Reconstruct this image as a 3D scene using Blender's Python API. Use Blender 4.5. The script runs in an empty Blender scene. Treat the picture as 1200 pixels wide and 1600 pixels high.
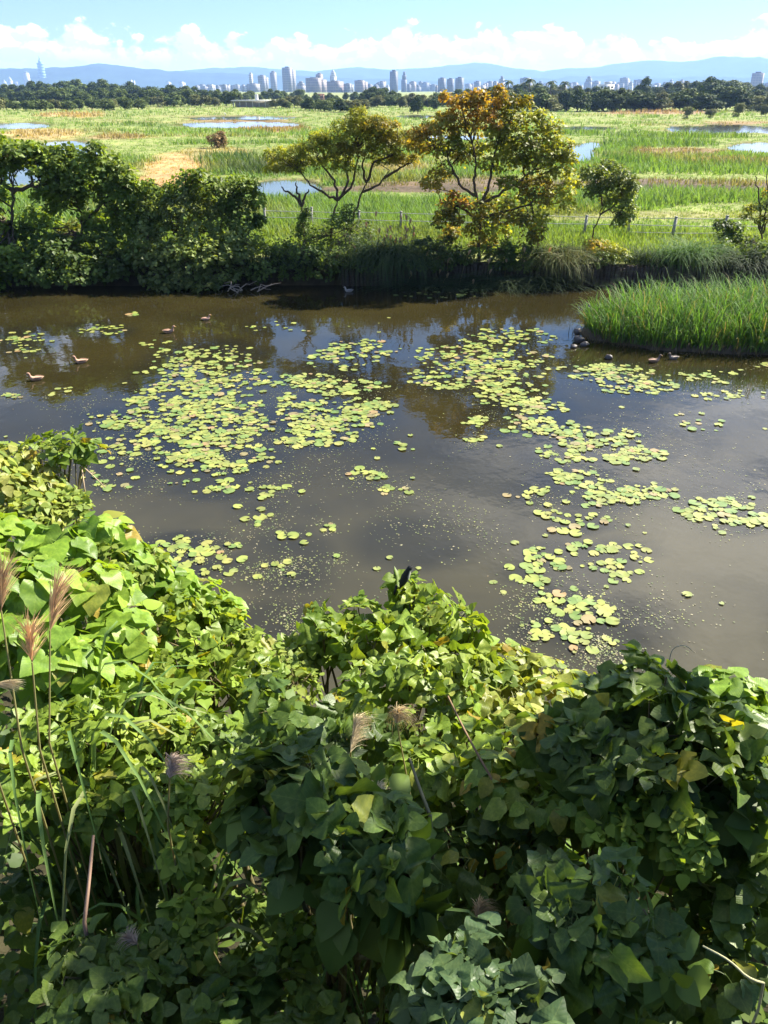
import bpy, math, random
import numpy as np
from mathutils import Vector, Matrix

sc = bpy.context.scene
col = sc.collection
RNG = np.random.default_rng(11)
random.seed(11)

# ------------------------------------------------------------------ camera, sky, sun, exposure
CAM_H = 8.5
PITCH = math.radians(28.81)
FPX = 1200.0                      # focal length in photograph pixels (1200 x 1600)
cam = bpy.data.cameras.new('camera')
cam.lens = 27.0
cam.sensor_width = 36.0
cam.sensor_fit = 'AUTO'
cam.clip_start = 0.05
cam.clip_end = 90000.0
camo = bpy.data.objects.new('camera', cam)
col.objects.link(camo)
camo.location = (0, 0, CAM_H)
camo.rotation_euler = (math.radians(90) - PITCH, 0, 0)
sc.camera = camo

SUN_AZ = math.radians(57)         # clockwise from +Y (straight ahead) towards +X (right)
SUN_EL = math.radians(41)
SUNV = Vector((math.sin(SUN_AZ) * math.cos(SUN_EL), math.cos(SUN_AZ) * math.cos(SUN_EL), math.sin(SUN_EL)))
sun = bpy.data.lights.new('sun', 'SUN')
sun.energy = 5.0
sun.angle = math.radians(0.53)
sun.color = (1.0, 0.93, 0.80)
suno = bpy.data.objects.new('sun', sun)
col.objects.link(suno)
suno.rotation_euler = SUNV.to_track_quat('Z', 'Y').to_euler()
suno.location = (30, 15, 60)

sc.view_settings.view_transform = 'Standard'
sc.view_settings.look = 'None'
sc.view_settings.exposure = 1.85
sc.view_settings.gamma = 1.0
sc.view_settings.use_curve_mapping = False
sc.cycles.use_denoising = True
sc.cycles.max_bounces = 4
sc.cycles.diffuse_bounces = 2
sc.cycles.glossy_bounces = 2
sc.cycles.transmission_bounces = 2
sc.cycles.transparent_max_bounces = 6
sc.cycles.volume_bounces = 1
sc.cycles.sample_clamp_indirect = 6.0
sc.cycles.caustics_reflective = False
sc.cycles.caustics_refractive = False


class NT:
    """tiny helper around a node tree"""
    def __init__(self, tree):
        self.t = tree
        tree.nodes.clear()

    def n(self, typ, **kw):
        nd = self.t.nodes.new(typ)
        for k, v in kw.items():
            setattr(nd, k, v)
        return nd

    def link(self, a, b):
        self.t.links.new(a, b)

    def setin(self, sock, v):
        if hasattr(v, 'is_output') or isinstance(v, bpy.types.NodeSocket):
            self.link(v, sock)
        else:
            sock.default_value = v

    def math(self, op, a, b=None, c=None, clamp=False):
        nd = self.n('ShaderNodeMath', operation=op)
        nd.use_clamp = clamp
        self.setin(nd.inputs[0], a)
        if b is not None:
            self.setin(nd.inputs[1], b)
        if c is not None:
            self.setin(nd.inputs[2], c)
        return nd.outputs[0]

    def step(self, v, a, b):
        nd = self.n('ShaderNodeMapRange', interpolation_type='SMOOTHSTEP')
        self.setin(nd.inputs[0], v)
        self.setin(nd.inputs[1], a)
        self.setin(nd.inputs[2], b)
        return nd.outputs[0]

    def mix(self, f, a, b, blend='MIX'):
        nd = self.n('ShaderNodeMix', data_type='RGBA', blend_type=blend)
        self.setin(nd.inputs[0], f)
        self.setin(nd.inputs[6], a if not isinstance(a, tuple) else (*a, 1)[:4])
        self.setin(nd.inputs[7], b if not isinstance(b, tuple) else (*b, 1)[:4])
        return nd.outputs[2]

    def vmath(self, op, a, b=None):
        nd = self.n('ShaderNodeVectorMath', operation=op)
        self.setin(nd.inputs[0], a)
        if b is not None:
            self.setin(nd.inputs[1], b)
        return nd.outputs[0]

    def noise(self, vec, scale, detail=4.0, rough=0.55, dist=0.0):
        nd = self.n('ShaderNodeTexNoise')
        if vec is not None:
            self.link(vec, nd.inputs['Vector'])
        nd.inputs['Scale'].default_value = scale
        nd.inputs['Detail'].default_value = detail
        nd.inputs['Roughness'].default_value = rough
        nd.inputs['Distortion'].default_value = dist
        return nd.outputs[0]


# world: physical sky with a bank of cumulus along the whole horizon and scattered clouds higher up
world = bpy.data.worlds.new('World')
sc.world = world
world.use_nodes = True
w = NT(world.node_tree)
sky = w.n('ShaderNodeTexSky', sky_type='NISHITA')
sky.sun_disc = False
sky.sun_elevation = SUN_EL
sky.sun_rotation = SUN_AZ
sky.altitude = 20
sky.air_density = 1.0
sky.dust_density = 0.1
sky.ozone_density = 2.5
SKY_K = 0.051
tc = w.n('ShaderNodeTexCoord')
D = tc.outputs['Generated']
sep = w.n('ShaderNodeSeparateXYZ')
w.link(D, sep.inputs[0])
el = sep.outputs[2]
skyc = w.mix(1.0, sky.outputs[0], (0.74, 0.91, 1.13), 'MULTIPLY')
skyc = w.mix(w.step(el, 0.0, 0.30), w.mix(1.0, skyc, (0.76, 0.70, 0.64), 'MULTIPLY'), skyc)
# cumulus bank
dq = w.vmath('MULTIPLY', D, (1.0, 1.0, 1.55))
n1 = w.noise(dq, 26.0, 7.0, 0.56, 0.15)
dq2 = w.vmath('ADD', dq, (0.007, 0.0, 0.010))
n2 = w.noise(dq2, 26.0, 7.0, 0.56, 0.15)
broad = w.noise(w.vmath('MULTIPLY', D, (1.0, 1.0, 0.2)), 3.1, 2.0, 0.5)
top = w.math('MULTIPLY_ADD', broad, 0.084, 0.004)              # height of the cloud tops round the horizon
rise = w.math('DIVIDE', w.math('SUBTRACT', el, 0.010), top)   # 0 at the base, 1 at the tops
thr = w.math('MULTIPLY_ADD', w.math('POWER', w.math('MAXIMUM', rise, 0.0), 1.6), 0.32, 0.21)
dens = w.math('SUBTRACT', n1, thr)
cum = w.step(dens, -0.005, 0.065)
shade = w.math('SUBTRACT', n1, n2)
lit = w.step(shade, -0.035, 0.05)
cumc = w.mix(lit, (0.64, 0.72, 0.88), (1.02, 1.0, 0.97))
basefade = w.step(el, 0.012, 0.045)
cumc = w.mix(basefade, (0.66, 0.76, 0.93), cumc)
# scattered clouds above
pl = w.n('ShaderNodeCombineXYZ')
zz = w.math('MAXIMUM', el, 0.06)
w.link(w.math('DIVIDE', sep.outputs[0], zz), pl.inputs[0])
w.link(w.math('DIVIDE', sep.outputs[1], zz), pl.inputs[1])
pl.inputs[2].default_value = 22.1
n3 = w.noise(pl.outputs[0], 0.62, 5.0, 0.55, 0.3)
high = w.math('MULTIPLY', w.step(n3, 0.54, 0.72), w.step(el, 0.10, 0.24))
CLK = 0.50                         # brightness of sunlit cloud
bgc = w.n('ShaderNodeVectorMath', operation='SCALE')
w.link(skyc, bgc.inputs[0])
bgc.inputs['Scale'].default_value = SKY_K
c1 = w.mix(w.math('MULTIPLY', high, 0.8), bgc.outputs[0], (1.25, 1.20, 1.14))
cc = w.n('ShaderNodeVectorMath', operation='SCALE')
w.link(cumc, cc.inputs[0])
cc.inputs['Scale'].default_value = CLK
c2 = w.mix(w.math('MULTIPLY', cum, 0.93), c1, cc.outputs[0])
bg = w.n('ShaderNodeBackground')
bg.inputs['Strength'].default_value = 1.0
w.link(c2, bg.inputs['Color'])
wo = w.n('ShaderNodeOutputWorld')
w.link(bg.outputs[0], wo.inputs['Surface'])

# ------------------------------------------------------------------ geometry helpers
CP, SP = math.cos(PITCH), math.sin(PITCH)


def ray(px, py):
    a, b = (px - 600.0), -(py - 800.0)
    v = np.array([a, FPX * CP + b * SP, -FPX * SP + b * CP])
    return v / np.linalg.norm(v)


def at_z(px, py, z=0.0):
    d = ray(px, py)
    t = (z - CAM_H) / d[2]
    return np.array([d[0] * t, d[1] * t, z])


def at_y(px, py, Y):
    d = ray(px, py)
    t = Y / d[1]
    return np.array([d[0] * t, Y, CAM_H + d[2] * t])


def at_s(px, py, s):
    d = ray(px, py)
    return np.array([0, 0, CAM_H]) + d * s


def proj(P):
    P = np.atleast_2d(P)
    x, y, z = P[:, 0], P[:, 1], P[:, 2] - CAM_H
    f = y * CP - z * SP
    u = y * SP + z * CP
    f = np.where(f > 1e-3, f, 1e-3)
    return 600 + FPX * x / f, 800 - FPX * u / f


def depth(p):
    return p[1] * CP - (p[2] - CAM_H) * SP


def norm(v):
    v = np.asarray(v, float)
    n = np.linalg.norm(v, axis=-1, keepdims=True)
    return v / np.maximum(n, 1e-9)


_perm = np.random.default_rng(5).permutation(512)


def vnoise(x, y):
    """smooth value noise, 0..1, arrays"""
    x = np.asarray(x, float); y = np.asarray(y, float)
    xi = np.floor(x).astype(int); yi = np.floor(y).astype(int)
    fx = x - xi; fy = y - yi
    fx = fx * fx * (3 - 2 * fx); fy = fy * fy * (3 - 2 * fy)
    h = lambda a, b: _perm[(_perm[a & 511] + b) & 511] / 511.0
    return ((h(xi, yi) * (1 - fx) + h(xi + 1, yi) * fx) * (1 - fy)
            + (h(xi, yi + 1) * (1 - fx) + h(xi + 1, yi + 1) * fx) * fy)


def fbm(x, y, o=3):
    s = 0; a = 0.5; t = 0
    for i in range(o):
        s = s + a * vnoise(x * 2 ** i + 17 * i, y * 2 ** i + 9 * i); t += a; a *= 0.5
    return s / t


def sstep(x, a, b):
    t = np.clip((x - a) / (b - a), 0, 1)
    return t * t * (3 - 2 * t)


def tag(o, label=None, cat=None, group=None, kind=None):
    if label: o['label'] = label
    if cat: o['category'] = cat
    if group: o['group'] = group
    if kind: o['kind'] = kind
    return o


def mesh_np(name, V, F, mats, C=None, smooth=False, attr=None):
    """V (n,3), F (m,3) or (m,4) or list of such, C (n,3|4) point colours"""
    me = bpy.data.meshes.new(name)
    V = np.asarray(V, np.float32)
    Fs = F if isinstance(F, list) else [F]
    Fs = [np.asarray(f, np.int32) for f in Fs if len(f)]
    me.vertices.add(len(V))
    me.vertices.foreach_set('co', V.ravel())
    loops = np.concatenate([f.ravel() for f in Fs])
    tot = np.concatenate([np.full(len(f), f.shape[1], np.int32) for f in Fs])
    start = np.concatenate([[0], np.cumsum(tot)[:-1]]).astype(np.int32)
    me.loops.add(len(loops))
    me.loops.foreach_set('vertex_index', loops)
    me.polygons.add(len(tot))
    me.polygons.foreach_set('loop_start', start)
    me.polygons.foreach_set('loop_total', tot)
    if smooth:
        me.polygons.foreach_set('use_smooth', np.ones(len(tot), bool))
    me.update(calc_edges=True)
    if C is not None:
        C = np.asarray(C, np.float32)
        if C.shape[1] == 3:
            C = np.concatenate([C, np.ones((len(C), 1), np.float32)], 1)
        a = me.attributes.new('Col', 'FLOAT_COLOR', 'POINT')
        a.data.foreach_set('color', C.ravel())
    if attr is not None:
        a = me.attributes.new('leafuv', 'FLOAT_VECTOR', 'POINT')
        a.data.foreach_set('vector', np.asarray(attr, np.float32).ravel())
    for m in (mats if isinstance(mats, (list, tuple)) else [mats]):
        me.materials.append(m)
    return me


def obj(name, me, parent=None, loc=None):
    o = bpy.data.objects.new(name, me)
    col.objects.link(o)
    if parent is not None:
        o.parent = parent
    if loc is not None:
        o.location = tuple(float(v) for v in loc)
    return o


def empty(name, loc, label, cat, group=None):
    o = bpy.data.objects.new(name, None)
    col.objects.link(o)
    o.location = tuple(float(v) for v in loc)
    o.empty_display_size = 0.2
    return tag(o, label, cat, group)


def stamp(P, X, Y, Z, S, T, TF, Ci=None):
    """instances of template T (k,3) / TF (f,q) at P with axes X,Y,Z and sizes S (n,) or (n,3)"""
    n, k = len(P), len(T)
    S = np.asarray(S, float)
    if S.ndim == 1:
        S = np.repeat(S[:, None], 3, 1)
    V = (P[:, None, :] + (S[:, 0:1] * X)[:, None, :] * T[None, :, 0:1]
         + (S[:, 1:2] * Y)[:, None, :] * T[None, :, 1:2]
         + (S[:, 2:3] * Z)[:, None, :] * T[None, :, 2:3]).reshape(-1, 3)
    F = (TF[None] + (np.arange(n) * k)[:, None, None]).reshape(-1, TF.shape[1])
    C = None if Ci is None else np.repeat(np.asarray(Ci), k, 0)
    return V, F, C


class Bag:
    """collects vertex/face/colour blocks into one mesh"""
    def __init__(self):
        self.V = []; self.F3 = []; self.F4 = []; self.C = []; self.n = 0

    def add(self, V, F, C=None):
        V = np.asarray(V, float); F = np.asarray(F, int)
        if len(V) == 0: return
        (self.F3 if F.shape[1] == 3 else self.F4).append(F + self.n)
        self.V.append(V)
        if C is None:
            C = np.full((len(V), 3), 0.5)
        C = np.asarray(C, float)
        if C.ndim == 1:
            C = np.repeat(C[None], len(V), 0)
        self.C.append(C[:, :3])
        self.n += len(V)

    def box(self, c, s, C=None, rz=0.0, taper=1.0):
        x, y, z = [v / 2 for v in s]
        V = np.array([[a * x * (taper if h > 0 else 1), b * y * (taper if h > 0 else 1), h * z]
                      for h in (-1, 1) for a, b in ((-1, -1), (1, -1), (1, 1), (-1, 1))])
        ca, sa = math.cos(rz), math.sin(rz)
        V = V @ np.array([[ca, sa, 0], [-sa, ca, 0], [0, 0, 1]]) + np.asarray(c)
        F = [[0, 3, 2, 1], [4, 5, 6, 7], [0, 1, 5, 4], [1, 2, 6, 5], [2, 3, 7, 6], [3, 0, 4, 7]]
        self.add(V, F, C)

    def tube(self, pts, rad, k=6, C=None, cap=True, squash=None):
        pts = np.asarray(pts, float)
        m = len(pts)
        rad = np.broadcast_to(np.asarray(rad, float), (m,)) if np.ndim(rad) <= 1 else np.asarray(rad)
        tg = norm(np.gradient(pts, axis=0))
        ref = np.array([0, 0, 1.0]) if abs(tg[:, 2]).mean() < 0.8 else np.array([1.0, 0, 0])
        A = norm(np.cross(tg, ref)); B = np.cross(A, tg)
        th = np.arange(k) * 2 * math.pi / k
        rx = rad if squash is None else rad * squash[0]
        rz = rad if squash is None else rad * squash[1]
        V = (pts[:, None] + (rx[:, None] * np.cos(th))[:, :, None] * A[:, None]
             + (rz[:, None] * np.sin(th))[:, :, None] * B[:, None]).reshape(-1, 3)
        i = np.arange(m - 1)[:, None] * k; j = np.arange(k)[None]
        j2 = (j + 1) % k
        F = np.stack([i + j, i + j2, i + k + j2, i + k + j], -1).reshape(-1, 4)
        n0 = len(V)
        self.add(V, F, C)
        if cap:
            V2 = np.concatenate([V[:k], pts[:1], V[-k:], pts[-1:]])
            F2 = [[k, (a + 1) % k, a] for a in range(k)] + [[2 * k + 1, k + 1 + a, k + 1 + (a + 1) % k] for a in range(k)]
            self.add(V2, np.array(F2), C)

    def mesh(self, name, mats, smooth=False, colors=True, off=None):
        V = np.concatenate(self.V)
        if off is not None:
            V = V - np.asarray(off)
        F = []
        if self.F3: F.append(np.concatenate(self.F3))
        if self.F4: F.append(np.concatenate(self.F4))
        return mesh_np(name, V, F, mats, np.concatenate(self.C) if colors else None, smooth)


def curve(a, b, sag=0.0, n=5, wob=0.0, rng=RNG):
    a = np.asarray(a, float); b = np.asarray(b, float)
    t = np.linspace(0, 1, n)[:, None]
    p = a + (b - a) * t
    p[:, 2] += sag * 4 * (t * (1 - t))[:, 0]
    if wob:
        p[1:-1] += rng.normal(0, wob, (n - 2, 3))
    return p


# ------------------------------------------------------------------ materials
def new_mat(name):
    m = bpy.data.materials.new(name)
    m.use_nodes = True
    return m, NT(m.node_tree)


def foliage_mat(name, trans=0.35, rough=0.5, spec=0.35, source='Col', veins=False, tint=(1.25, 1.15, 0.35), spots=False):
    m, t = new_mat(name)
    if source == 'Col':
        a = t.n('ShaderNodeAttribute', attribute_name='Col'); c = a.outputs['Color']
    else:
        a = t.n('ShaderNodeObjectInfo'); c = a.outputs['Color']
    geo = t.n('ShaderNodeNewGeometry')
    bump = None
    if spots:                                   # decay on floating pads
        s1 = t.noise(geo.outputs['Position'], 9.0, 4.0, 0.65)
        c = t.mix(t.math('MULTIPLY', t.step(s1, 0.58, 0.72), 0.5), c, (0.20, 0.12, 0.045))
        s2 = t.noise(geo.outputs['Position'], 3.0, 2.0, 0.5)
        c = t.mix(t.step(s2, 0.3, 0.7), t.mix(1.0, c, (0.72, 0.82, 0.75), 'MULTIPLY'), t.mix(1.0, c, (1.2, 1.12, 1.1), 'MULTIPLY'))
    if veins:
        tcx = t.n('ShaderNodeTexCoord')
        nz = t.noise(tcx.outputs['Object'], 6.0, 4.0, 0.6)
        c = t.mix(t.step(nz, 0.35, 0.75), t.mix(1.0, c, (0.78, 0.82, 0.8), 'MULTIPLY'), t.mix(1.0, c, (1.25, 1.18, 1.1), 'MULTIPLY'))
        uv = t.n('ShaderNodeAttribute', attribute_name='leafuv')
        s = t.n('ShaderNodeSeparateXYZ'); t.link(uv.outputs['Vector'], s.inputs[0])
        u = t.math('ABSOLUTE', s.outputs[0])
        mid = t.math('SUBTRACT', 1.0, t.step(u, 0.012, 0.035))
        ph = t.math('FRACT', t.math('MULTIPLY', t.math('SUBTRACT', s.outputs[1], t.math('MULTIPLY', u, 0.62)), 7.0))
        d = t.math('ABSOLUTE', t.math('SUBTRACT', ph, 0.5))
        side = t.math('SUBTRACT', 1.0, t.step(d, 0.03, 0.10))
        vein = t.math('MAXIMUM', mid, t.math('MULTIPLY', side, 0.6))
        c = t.mix(t.math('MULTIPLY', vein, 0.20), c, t.mix(0.5, t.mix(1.0, c, (1.9, 1.6, 1.3), 'MULTIPLY'), (0.30, 0.34, 0.12)))
        # brown insect spots
        sp = t.noise(tcx.outputs['Object'], 23.0, 2.0, 0.5)
        c = t.mix(t.math('MULTIPLY', t.step(sp, 0.70, 0.76), 0.6), c, (0.12, 0.09, 0.03))
        bp = t.n('ShaderNodeBump')
        bp.inputs['Strength'].default_value = 0.10
        bp.inputs['Distance'].default_value = 0.006
        t.link(t.math('MULTIPLY', d, 1.0), bp.inputs['Height'])
        bump = bp.outputs[0]
    # paler underside
    cb = t.mix(t.math('MULTIPLY', geo.outputs['Backfacing'], 0.45), c, t.mix(0.5, c, (0.16, 0.20, 0.11)))
    p = t.n('ShaderNodeBsdfPrincipled')
    t.link(cb, p.inputs['Base Color'])
    p.inputs['Roughness'].default_value = rough
    p.inputs['Specular IOR Level'].default_value = spec
    tr = t.n('ShaderNodeBsdfTranslucent')
    t.link(t.mix(1.0, c, tint, 'MULTIPLY'), tr.inputs['Color'])
    if bump is not None:
        t.link(bump, p.inputs['Normal'])
    mx = t.n('ShaderNodeMixShader')
    mx.inputs[0].default_value = trans
    t.link(p.outputs[0], mx.inputs[1]); t.link(tr.outputs[0], mx.inputs[2])
    o = t.n('ShaderNodeOutputMaterial')
    t.link(mx.outputs[0], o.inputs[0])
    return m


def solid_mat(name, c, rough=0.8, spec=0.2, noise=None, bump=0.0, attr=False, c2=None):
    m, t = new_mat(name)
    p = t.n('ShaderNodeBsdfPrincipled')
    tcx = t.n('ShaderNodeTexCoord')
    base = (*c, 1)
    if attr:
        a = t.n('ShaderNodeAttribute', attribute_name='Col'); base = a.outputs['Color']
    if noise:
        nz = t.noise(tcx.outputs['Object'], noise, 5.0, 0.6)
        if attr:
            base = t.mix(t.step(nz, 0.3, 0.7), t.mix(1.0, base, (0.72, 0.72, 0.72), 'MULTIPLY'), t.mix(1.0, base, (1.25, 1.25, 1.22), 'MULTIPLY'))
        else:
            base = t.mix(t.step(nz, 0.3, 0.7), tuple(v * 0.65 for v in c) if c2 is None else c2, tuple(v * 1.25 for v in c))
        if bump:
            bp = t.n('ShaderNodeBump'); bp.inputs['Strength'].default_value = bump; bp.inputs['Distance'].default_value = 0.02
            t.link(nz, bp.inputs['Height']); t.link(bp.outputs[0], p.inputs['Normal'])
    t.setin(p.inputs['Base Color'], base)
    p.inputs['Roughness'].default_value = rough
    p.inputs['Specular IOR Level'].default_value = spec
    o = t.n('ShaderNodeOutputMaterial'); t.link(p.outputs[0], o.inputs[0])
    return m


M_TREE = foliage_mat('tree_leaves', 0.48, 0.5, 0.25)
M_FARTREE = foliage_mat('far_tree_leaves', 0.15, 0.7, 0.15, tint=(1.1, 1.1, 0.5))
M_GRASS = foliage_mat('grass_blades', 0.38, 0.6, 0.12, tint=(1.2, 1.15, 0.45))
M_LEAF = foliage_mat('broad_leaf', 0.44, 0.42, 0.28, source='obj', veins=True)
M_FILL = foliage_mat('inner_foliage', 0.42, 0.5, 0.2)
M_PAD = foliage_mat('lily_pad', 0.10, 0.36, 0.5, source='obj', tint=(1.2, 1.1, 0.5), spots=True)
M_PADS = foliage_mat('lily_pad_far', 0.10, 0.36, 0.5, tint=(1.2, 1.1, 0.5), spots=True)
M_BARK = solid_mat('bark', (0.10, 0.075, 0.05), 0.9, 0.1, noise=14.0, bump=0.6)
M_STEM = solid_mat('green_stem', (0.13, 0.11, 0.05), 0.7, 0.2, noise=20.0)
M_STRAW = foliage_mat('plume', 0.45, 0.7, 0.15, tint=(1.2, 1.0, 0.7))
M_ATTR = solid_mat('painted', (0.5, 0.5, 0.5), 0.8, 0.2, noise=3.0, attr=True)
M_FEATHER = solid_mat('feathers', (0.5, 0.5, 0.5), 0.7, 0.2, noise=30.0, attr=True)

# ground: colour of turf, dry grass, sand and mud comes from the sheet's own 'Col'
m, t = new_mat('ground')
a = t.n('ShaderNodeAttribute', attribute_name='Col')
g = t.n('ShaderNodeNewGeometry')
n_a = t.noise(g.outputs['Position'], 0.35, 6.0, 0.65)
n_b = t.noise(g.outputs['Position'], 3.0, 4.0, 0.6)
c = t.mix(t.step(n_a, 0.35, 0.7), t.mix(1.0, a.outputs['Color'], (0.72, 0.72, 0.72), 'MULTIPLY'), t.mix(1.0, a.outputs['Color'], (1.3, 1.25, 1.2), 'MULTIPLY'))
c = t.mix(t.step(n_b, 0.3, 0.75), t.mix(1.0, c, (0.75, 0.75, 0.72), 'MULTIPLY'), t.mix(1.0, c, (1.2, 1.2, 1.15), 'MULTIPLY'))
p = t.n('ShaderNodeBsdfPrincipled')
t.link(c, p.inputs['Base Color'])
p.inputs['Roughness'].default_value = 0.95
p.inputs['Specular IOR Level'].default_value = 0.1
bp = t.n('ShaderNodeBump'); bp.inputs['Strength'].default_value = 0.7; bp.inputs['Distance'].default_value = 0.15
t.link(n_b, bp.inputs['Height']); t.link(bp.outputs[0], p.inputs['Normal'])
o = t.n('ShaderNodeOutputMaterial'); t.link(p.outputs[0], o.inputs[0])
M_GROUND = m


def water_mat(name, mud, bump=0.02, scale=1.4, rough=0.02, attr=False):
    m, t = new_mat(name)
    g = t.n('ShaderNodeNewGeometry')
    p = t.n('ShaderNodeBsdfPrincipled')
    base = mud
    nz = t.noise(g.outputs['Position'], 0.22, 4.0, 0.55, 0.4)
    if attr:
        a = t.n('ShaderNodeAttribute', attribute_name='Col')
        base = a.outputs['Color']
        base = t.mix(t.step(nz, 0.35, 0.65), t.mix(1.0, base, (0.80, 0.80, 0.84), 'MULTIPLY'), t.mix(1.0, base, (1.15, 1.12, 1.05), 'MULTIPLY'))
    else:
        base = t.mix(t.step(nz, 0.35, 0.65), tuple(v * 0.8 for v in mud), tuple(v * 1.15 for v in mud))
    t.link(base, p.inputs['Base Color'])
    p.inputs['Roughness'].default_value = rough
    p.inputs['IOR'].default_value = 1.33
    p.inputs['Specular IOR Level'].default_value = 0.5
    st = t.vmath('MULTIPLY', g.outputs['Position'], (1.0, 0.8, 1.0))
    h1 = t.noise(st, scale, 3.0, 0.5)
    h2 = t.noise(st, scale * 6, 2.0, 0.5)
    h = t.math('ADD', h1, t.math('MULTIPLY', h2, 0.12))
    bp = t.n('ShaderNodeBump'); bp.inputs['Strength'].default_value = 1.0; bp.inputs['Distance'].default_value = bump
    t.link(h, bp.inputs['Height']); t.link(bp.outputs[0], p.inputs['Normal'])
    o = t.n('ShaderNodeOutputMaterial'); t.link(p.outputs[0], o.inputs[0])
    return m


M_POND = water_mat('pond_water', (0.10, 0.08, 0.035), 0.010, 1.1, 0.015, attr=True)
M_POOL = water_mat('pool_water', (0.07, 0.07, 0.05), 0.010, 0.6, 0.04)
# ------------------------------------------------------------------ ground, pond and pools
PLAIN = 1.1
# pools on the wetland plain, as ellipses in photograph pixels on the plain: cx, cy, rx, ry
POOLS = [
    [(100, 236, 62, 15), (20, 262, 62, 26), (-60, 250, 90, 30)],
    [(30, 197, 48, 5), (-60, 196, 80, 7)],
    [(370, 184, 92, 3.2)],
    [(375, 195, 88, 5.5)],
    [(445, 293, 52, 13)],
    [(905, 240, 26, 13), (925, 228, 16, 6)],
    [(915, 200, 45, 3.6)],
    [(1130, 201, 82, 7), (1260, 202, 90, 8)],
    [(1190, 230, 50, 7.5), (1280, 232, 80, 9)],
    [(560, 186, 30, 3), (655, 182, 30, 2.5)],
    [(700, 214, 60, 4)],
]
# colour patches: cx, cy, rx, ry, ground colour, blade colour, blade height, blade density
PATCH = [
    (275, 262, 62, 26, (0.40, 0.27, 0.13), (0.42, 0.30, 0.14), 0.20, 0.55),
    (250, 285, 60, 16, (0.36, 0.22, 0.11), (0.36, 0.24, 0.11), 0.20, 0.40),
    (335, 238, 60, 10, (0.28, 0.24, 0.10), (0.30, 0.25, 0.10), 0.30, 0.6),
    (60, 210, 90, 8, (0.36, 0.28, 0.13), (0.38, 0.29, 0.14), 0.6, 1.0),
    (190, 214, 60, 5, (0.26, 0.20, 0.10), (0.28, 0.22, 0.10), 0.6, 1.0),
    (110, 180, 58, 5, (0.34, 0.25, 0.12), (0.36, 0.27, 0.13), 1.0, 1.3),
    (420, 202, 62, 6, (0.26, 0.19, 0.09), (0.28, 0.20, 0.09), 1.0, 1.3),
    (370, 189, 95, 2.2, (0.24, 0.17, 0.09), (0.25, 0.18, 0.09), 0.3, 0.6),
    (430, 262, 60, 12, (0.10, 0.085, 0.05), (0.09, 0.12, 0.04), 0.5, 0.6),
    (640, 292, 90, 9, (0.13, 0.095, 0.065), (0.16, 0.15, 0.06), 0.3, 0.25),
    (760, 288, 110, 12, (0.13, 0.10, 0.07), (0.16, 0.15, 0.06), 0.3, 0.25),
    (1000, 290, 190, 11, (0.11, 0.085, 0.065), (0.17, 0.15, 0.07), 0.35, 0.35),
    (1150, 293, 110, 10, (0.13, 0.10, 0.07), (0.20, 0.19, 0.08), 0.45, 0.5),
    (1060, 238, 75, 8, (0.21, 0.16, 0.09), (0.23, 0.18, 0.09), 0.35, 0.6),
    (1030, 176, 90, 3, (0.28, 0.20, 0.13), (0.32, 0.22, 0.14), 1.0, 1.4),
    (1150, 192, 90, 2, (0.24, 0.17, 0.09), (0.25, 0.18, 0.09), 0.3, 0.6),
    (1150, 255, 110, 6, (0.22, 0.19, 0.09), (0.25, 0.22, 0.10), 0.6, 0.9),
    (700, 296, 300, 5, (0.09, 0.07, 0.05), (0.15, 0.15, 0.06), 0.2, 0.10),
    (1020, 296, 240, 6, (0.08, 0.062, 0.048), (0.15, 0.14, 0.06), 0.2, 0.12),
    (360, 252, 45, 7, (0.08, 0.11, 0.04), (0.08, 0.14, 0.04), 1.1, 1.6),
    (385, 268, 40, 6, (0.09, 0.075, 0.05), (0.07, 0.11, 0.035), 1.0, 1.2),
    (930, 256, 90, 5, (0.12, 0.17, 0.04), (0.12, 0.21, 0.045), 1.1, 1.8),
    (1010, 226, 110, 4, (0.12, 0.17, 0.04), (0.13, 0.22, 0.05), 1.2, 1.8),
    (1080, 214, 120, 2.5, (0.13, 0.18, 0.05), (0.14, 0.22, 0.05), 1.0, 1.8),
    (940, 210, 80, 3, (0.12, 0.17, 0.04), (0.13, 0.22, 0.05), 1.0, 1.8),
    (1120, 262, 90, 4, (0.13, 0.17, 0.05), (0.13, 0.20, 0.05), 0.9, 1.6),
    (250, 196, 90, 3, (0.12, 0.17, 0.05), (0.13, 0.20, 0.05), 0.9, 1.6),
    (560, 225, 70, 4, (0.12, 0.17, 0.05), (0.13, 0.20, 0.05), 0.9, 1.6),
    (620, 265, 70, 10, (0.22, 0.19, 0.09), (0.25, 0.22, 0.10), 0.4, 0.7),
]


def ell(px, py, e, nz):
    return ((px - e[0]) / e[2]) ** 2 + ((py - e[1]) / e[3]) ** 2 + nz


def pool_mask(x, y):
    P = np.stack([x, y, np.full_like(x, PLAIN)], 1)
    px, py = proj(P)
    nz = (fbm(x * 0.12 + 5, y * 0.06, 3) - 0.5) * 1.1
    q = np.full(len(x), 9.0)
    for pool in POOLS:
        for e in pool:
            q = np.minimum(q, ell(px, py, e, nz))
    return 1 - sstep(q, 0.75, 1.15), q


def near_edge(x):
    """y of the near water line"""
    return 8.6 + 5.5 * sstep(-x, 1.0, 8.0) + 0.4 * np.sin(x * 0.9) + 0.9 * sstep(-x, 8, 14)


def far_edge(x):
    return 38.9 + 0.25 * np.sin(x * 0.35) - 0.6 * sstep(-x, 4, 12)


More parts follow.
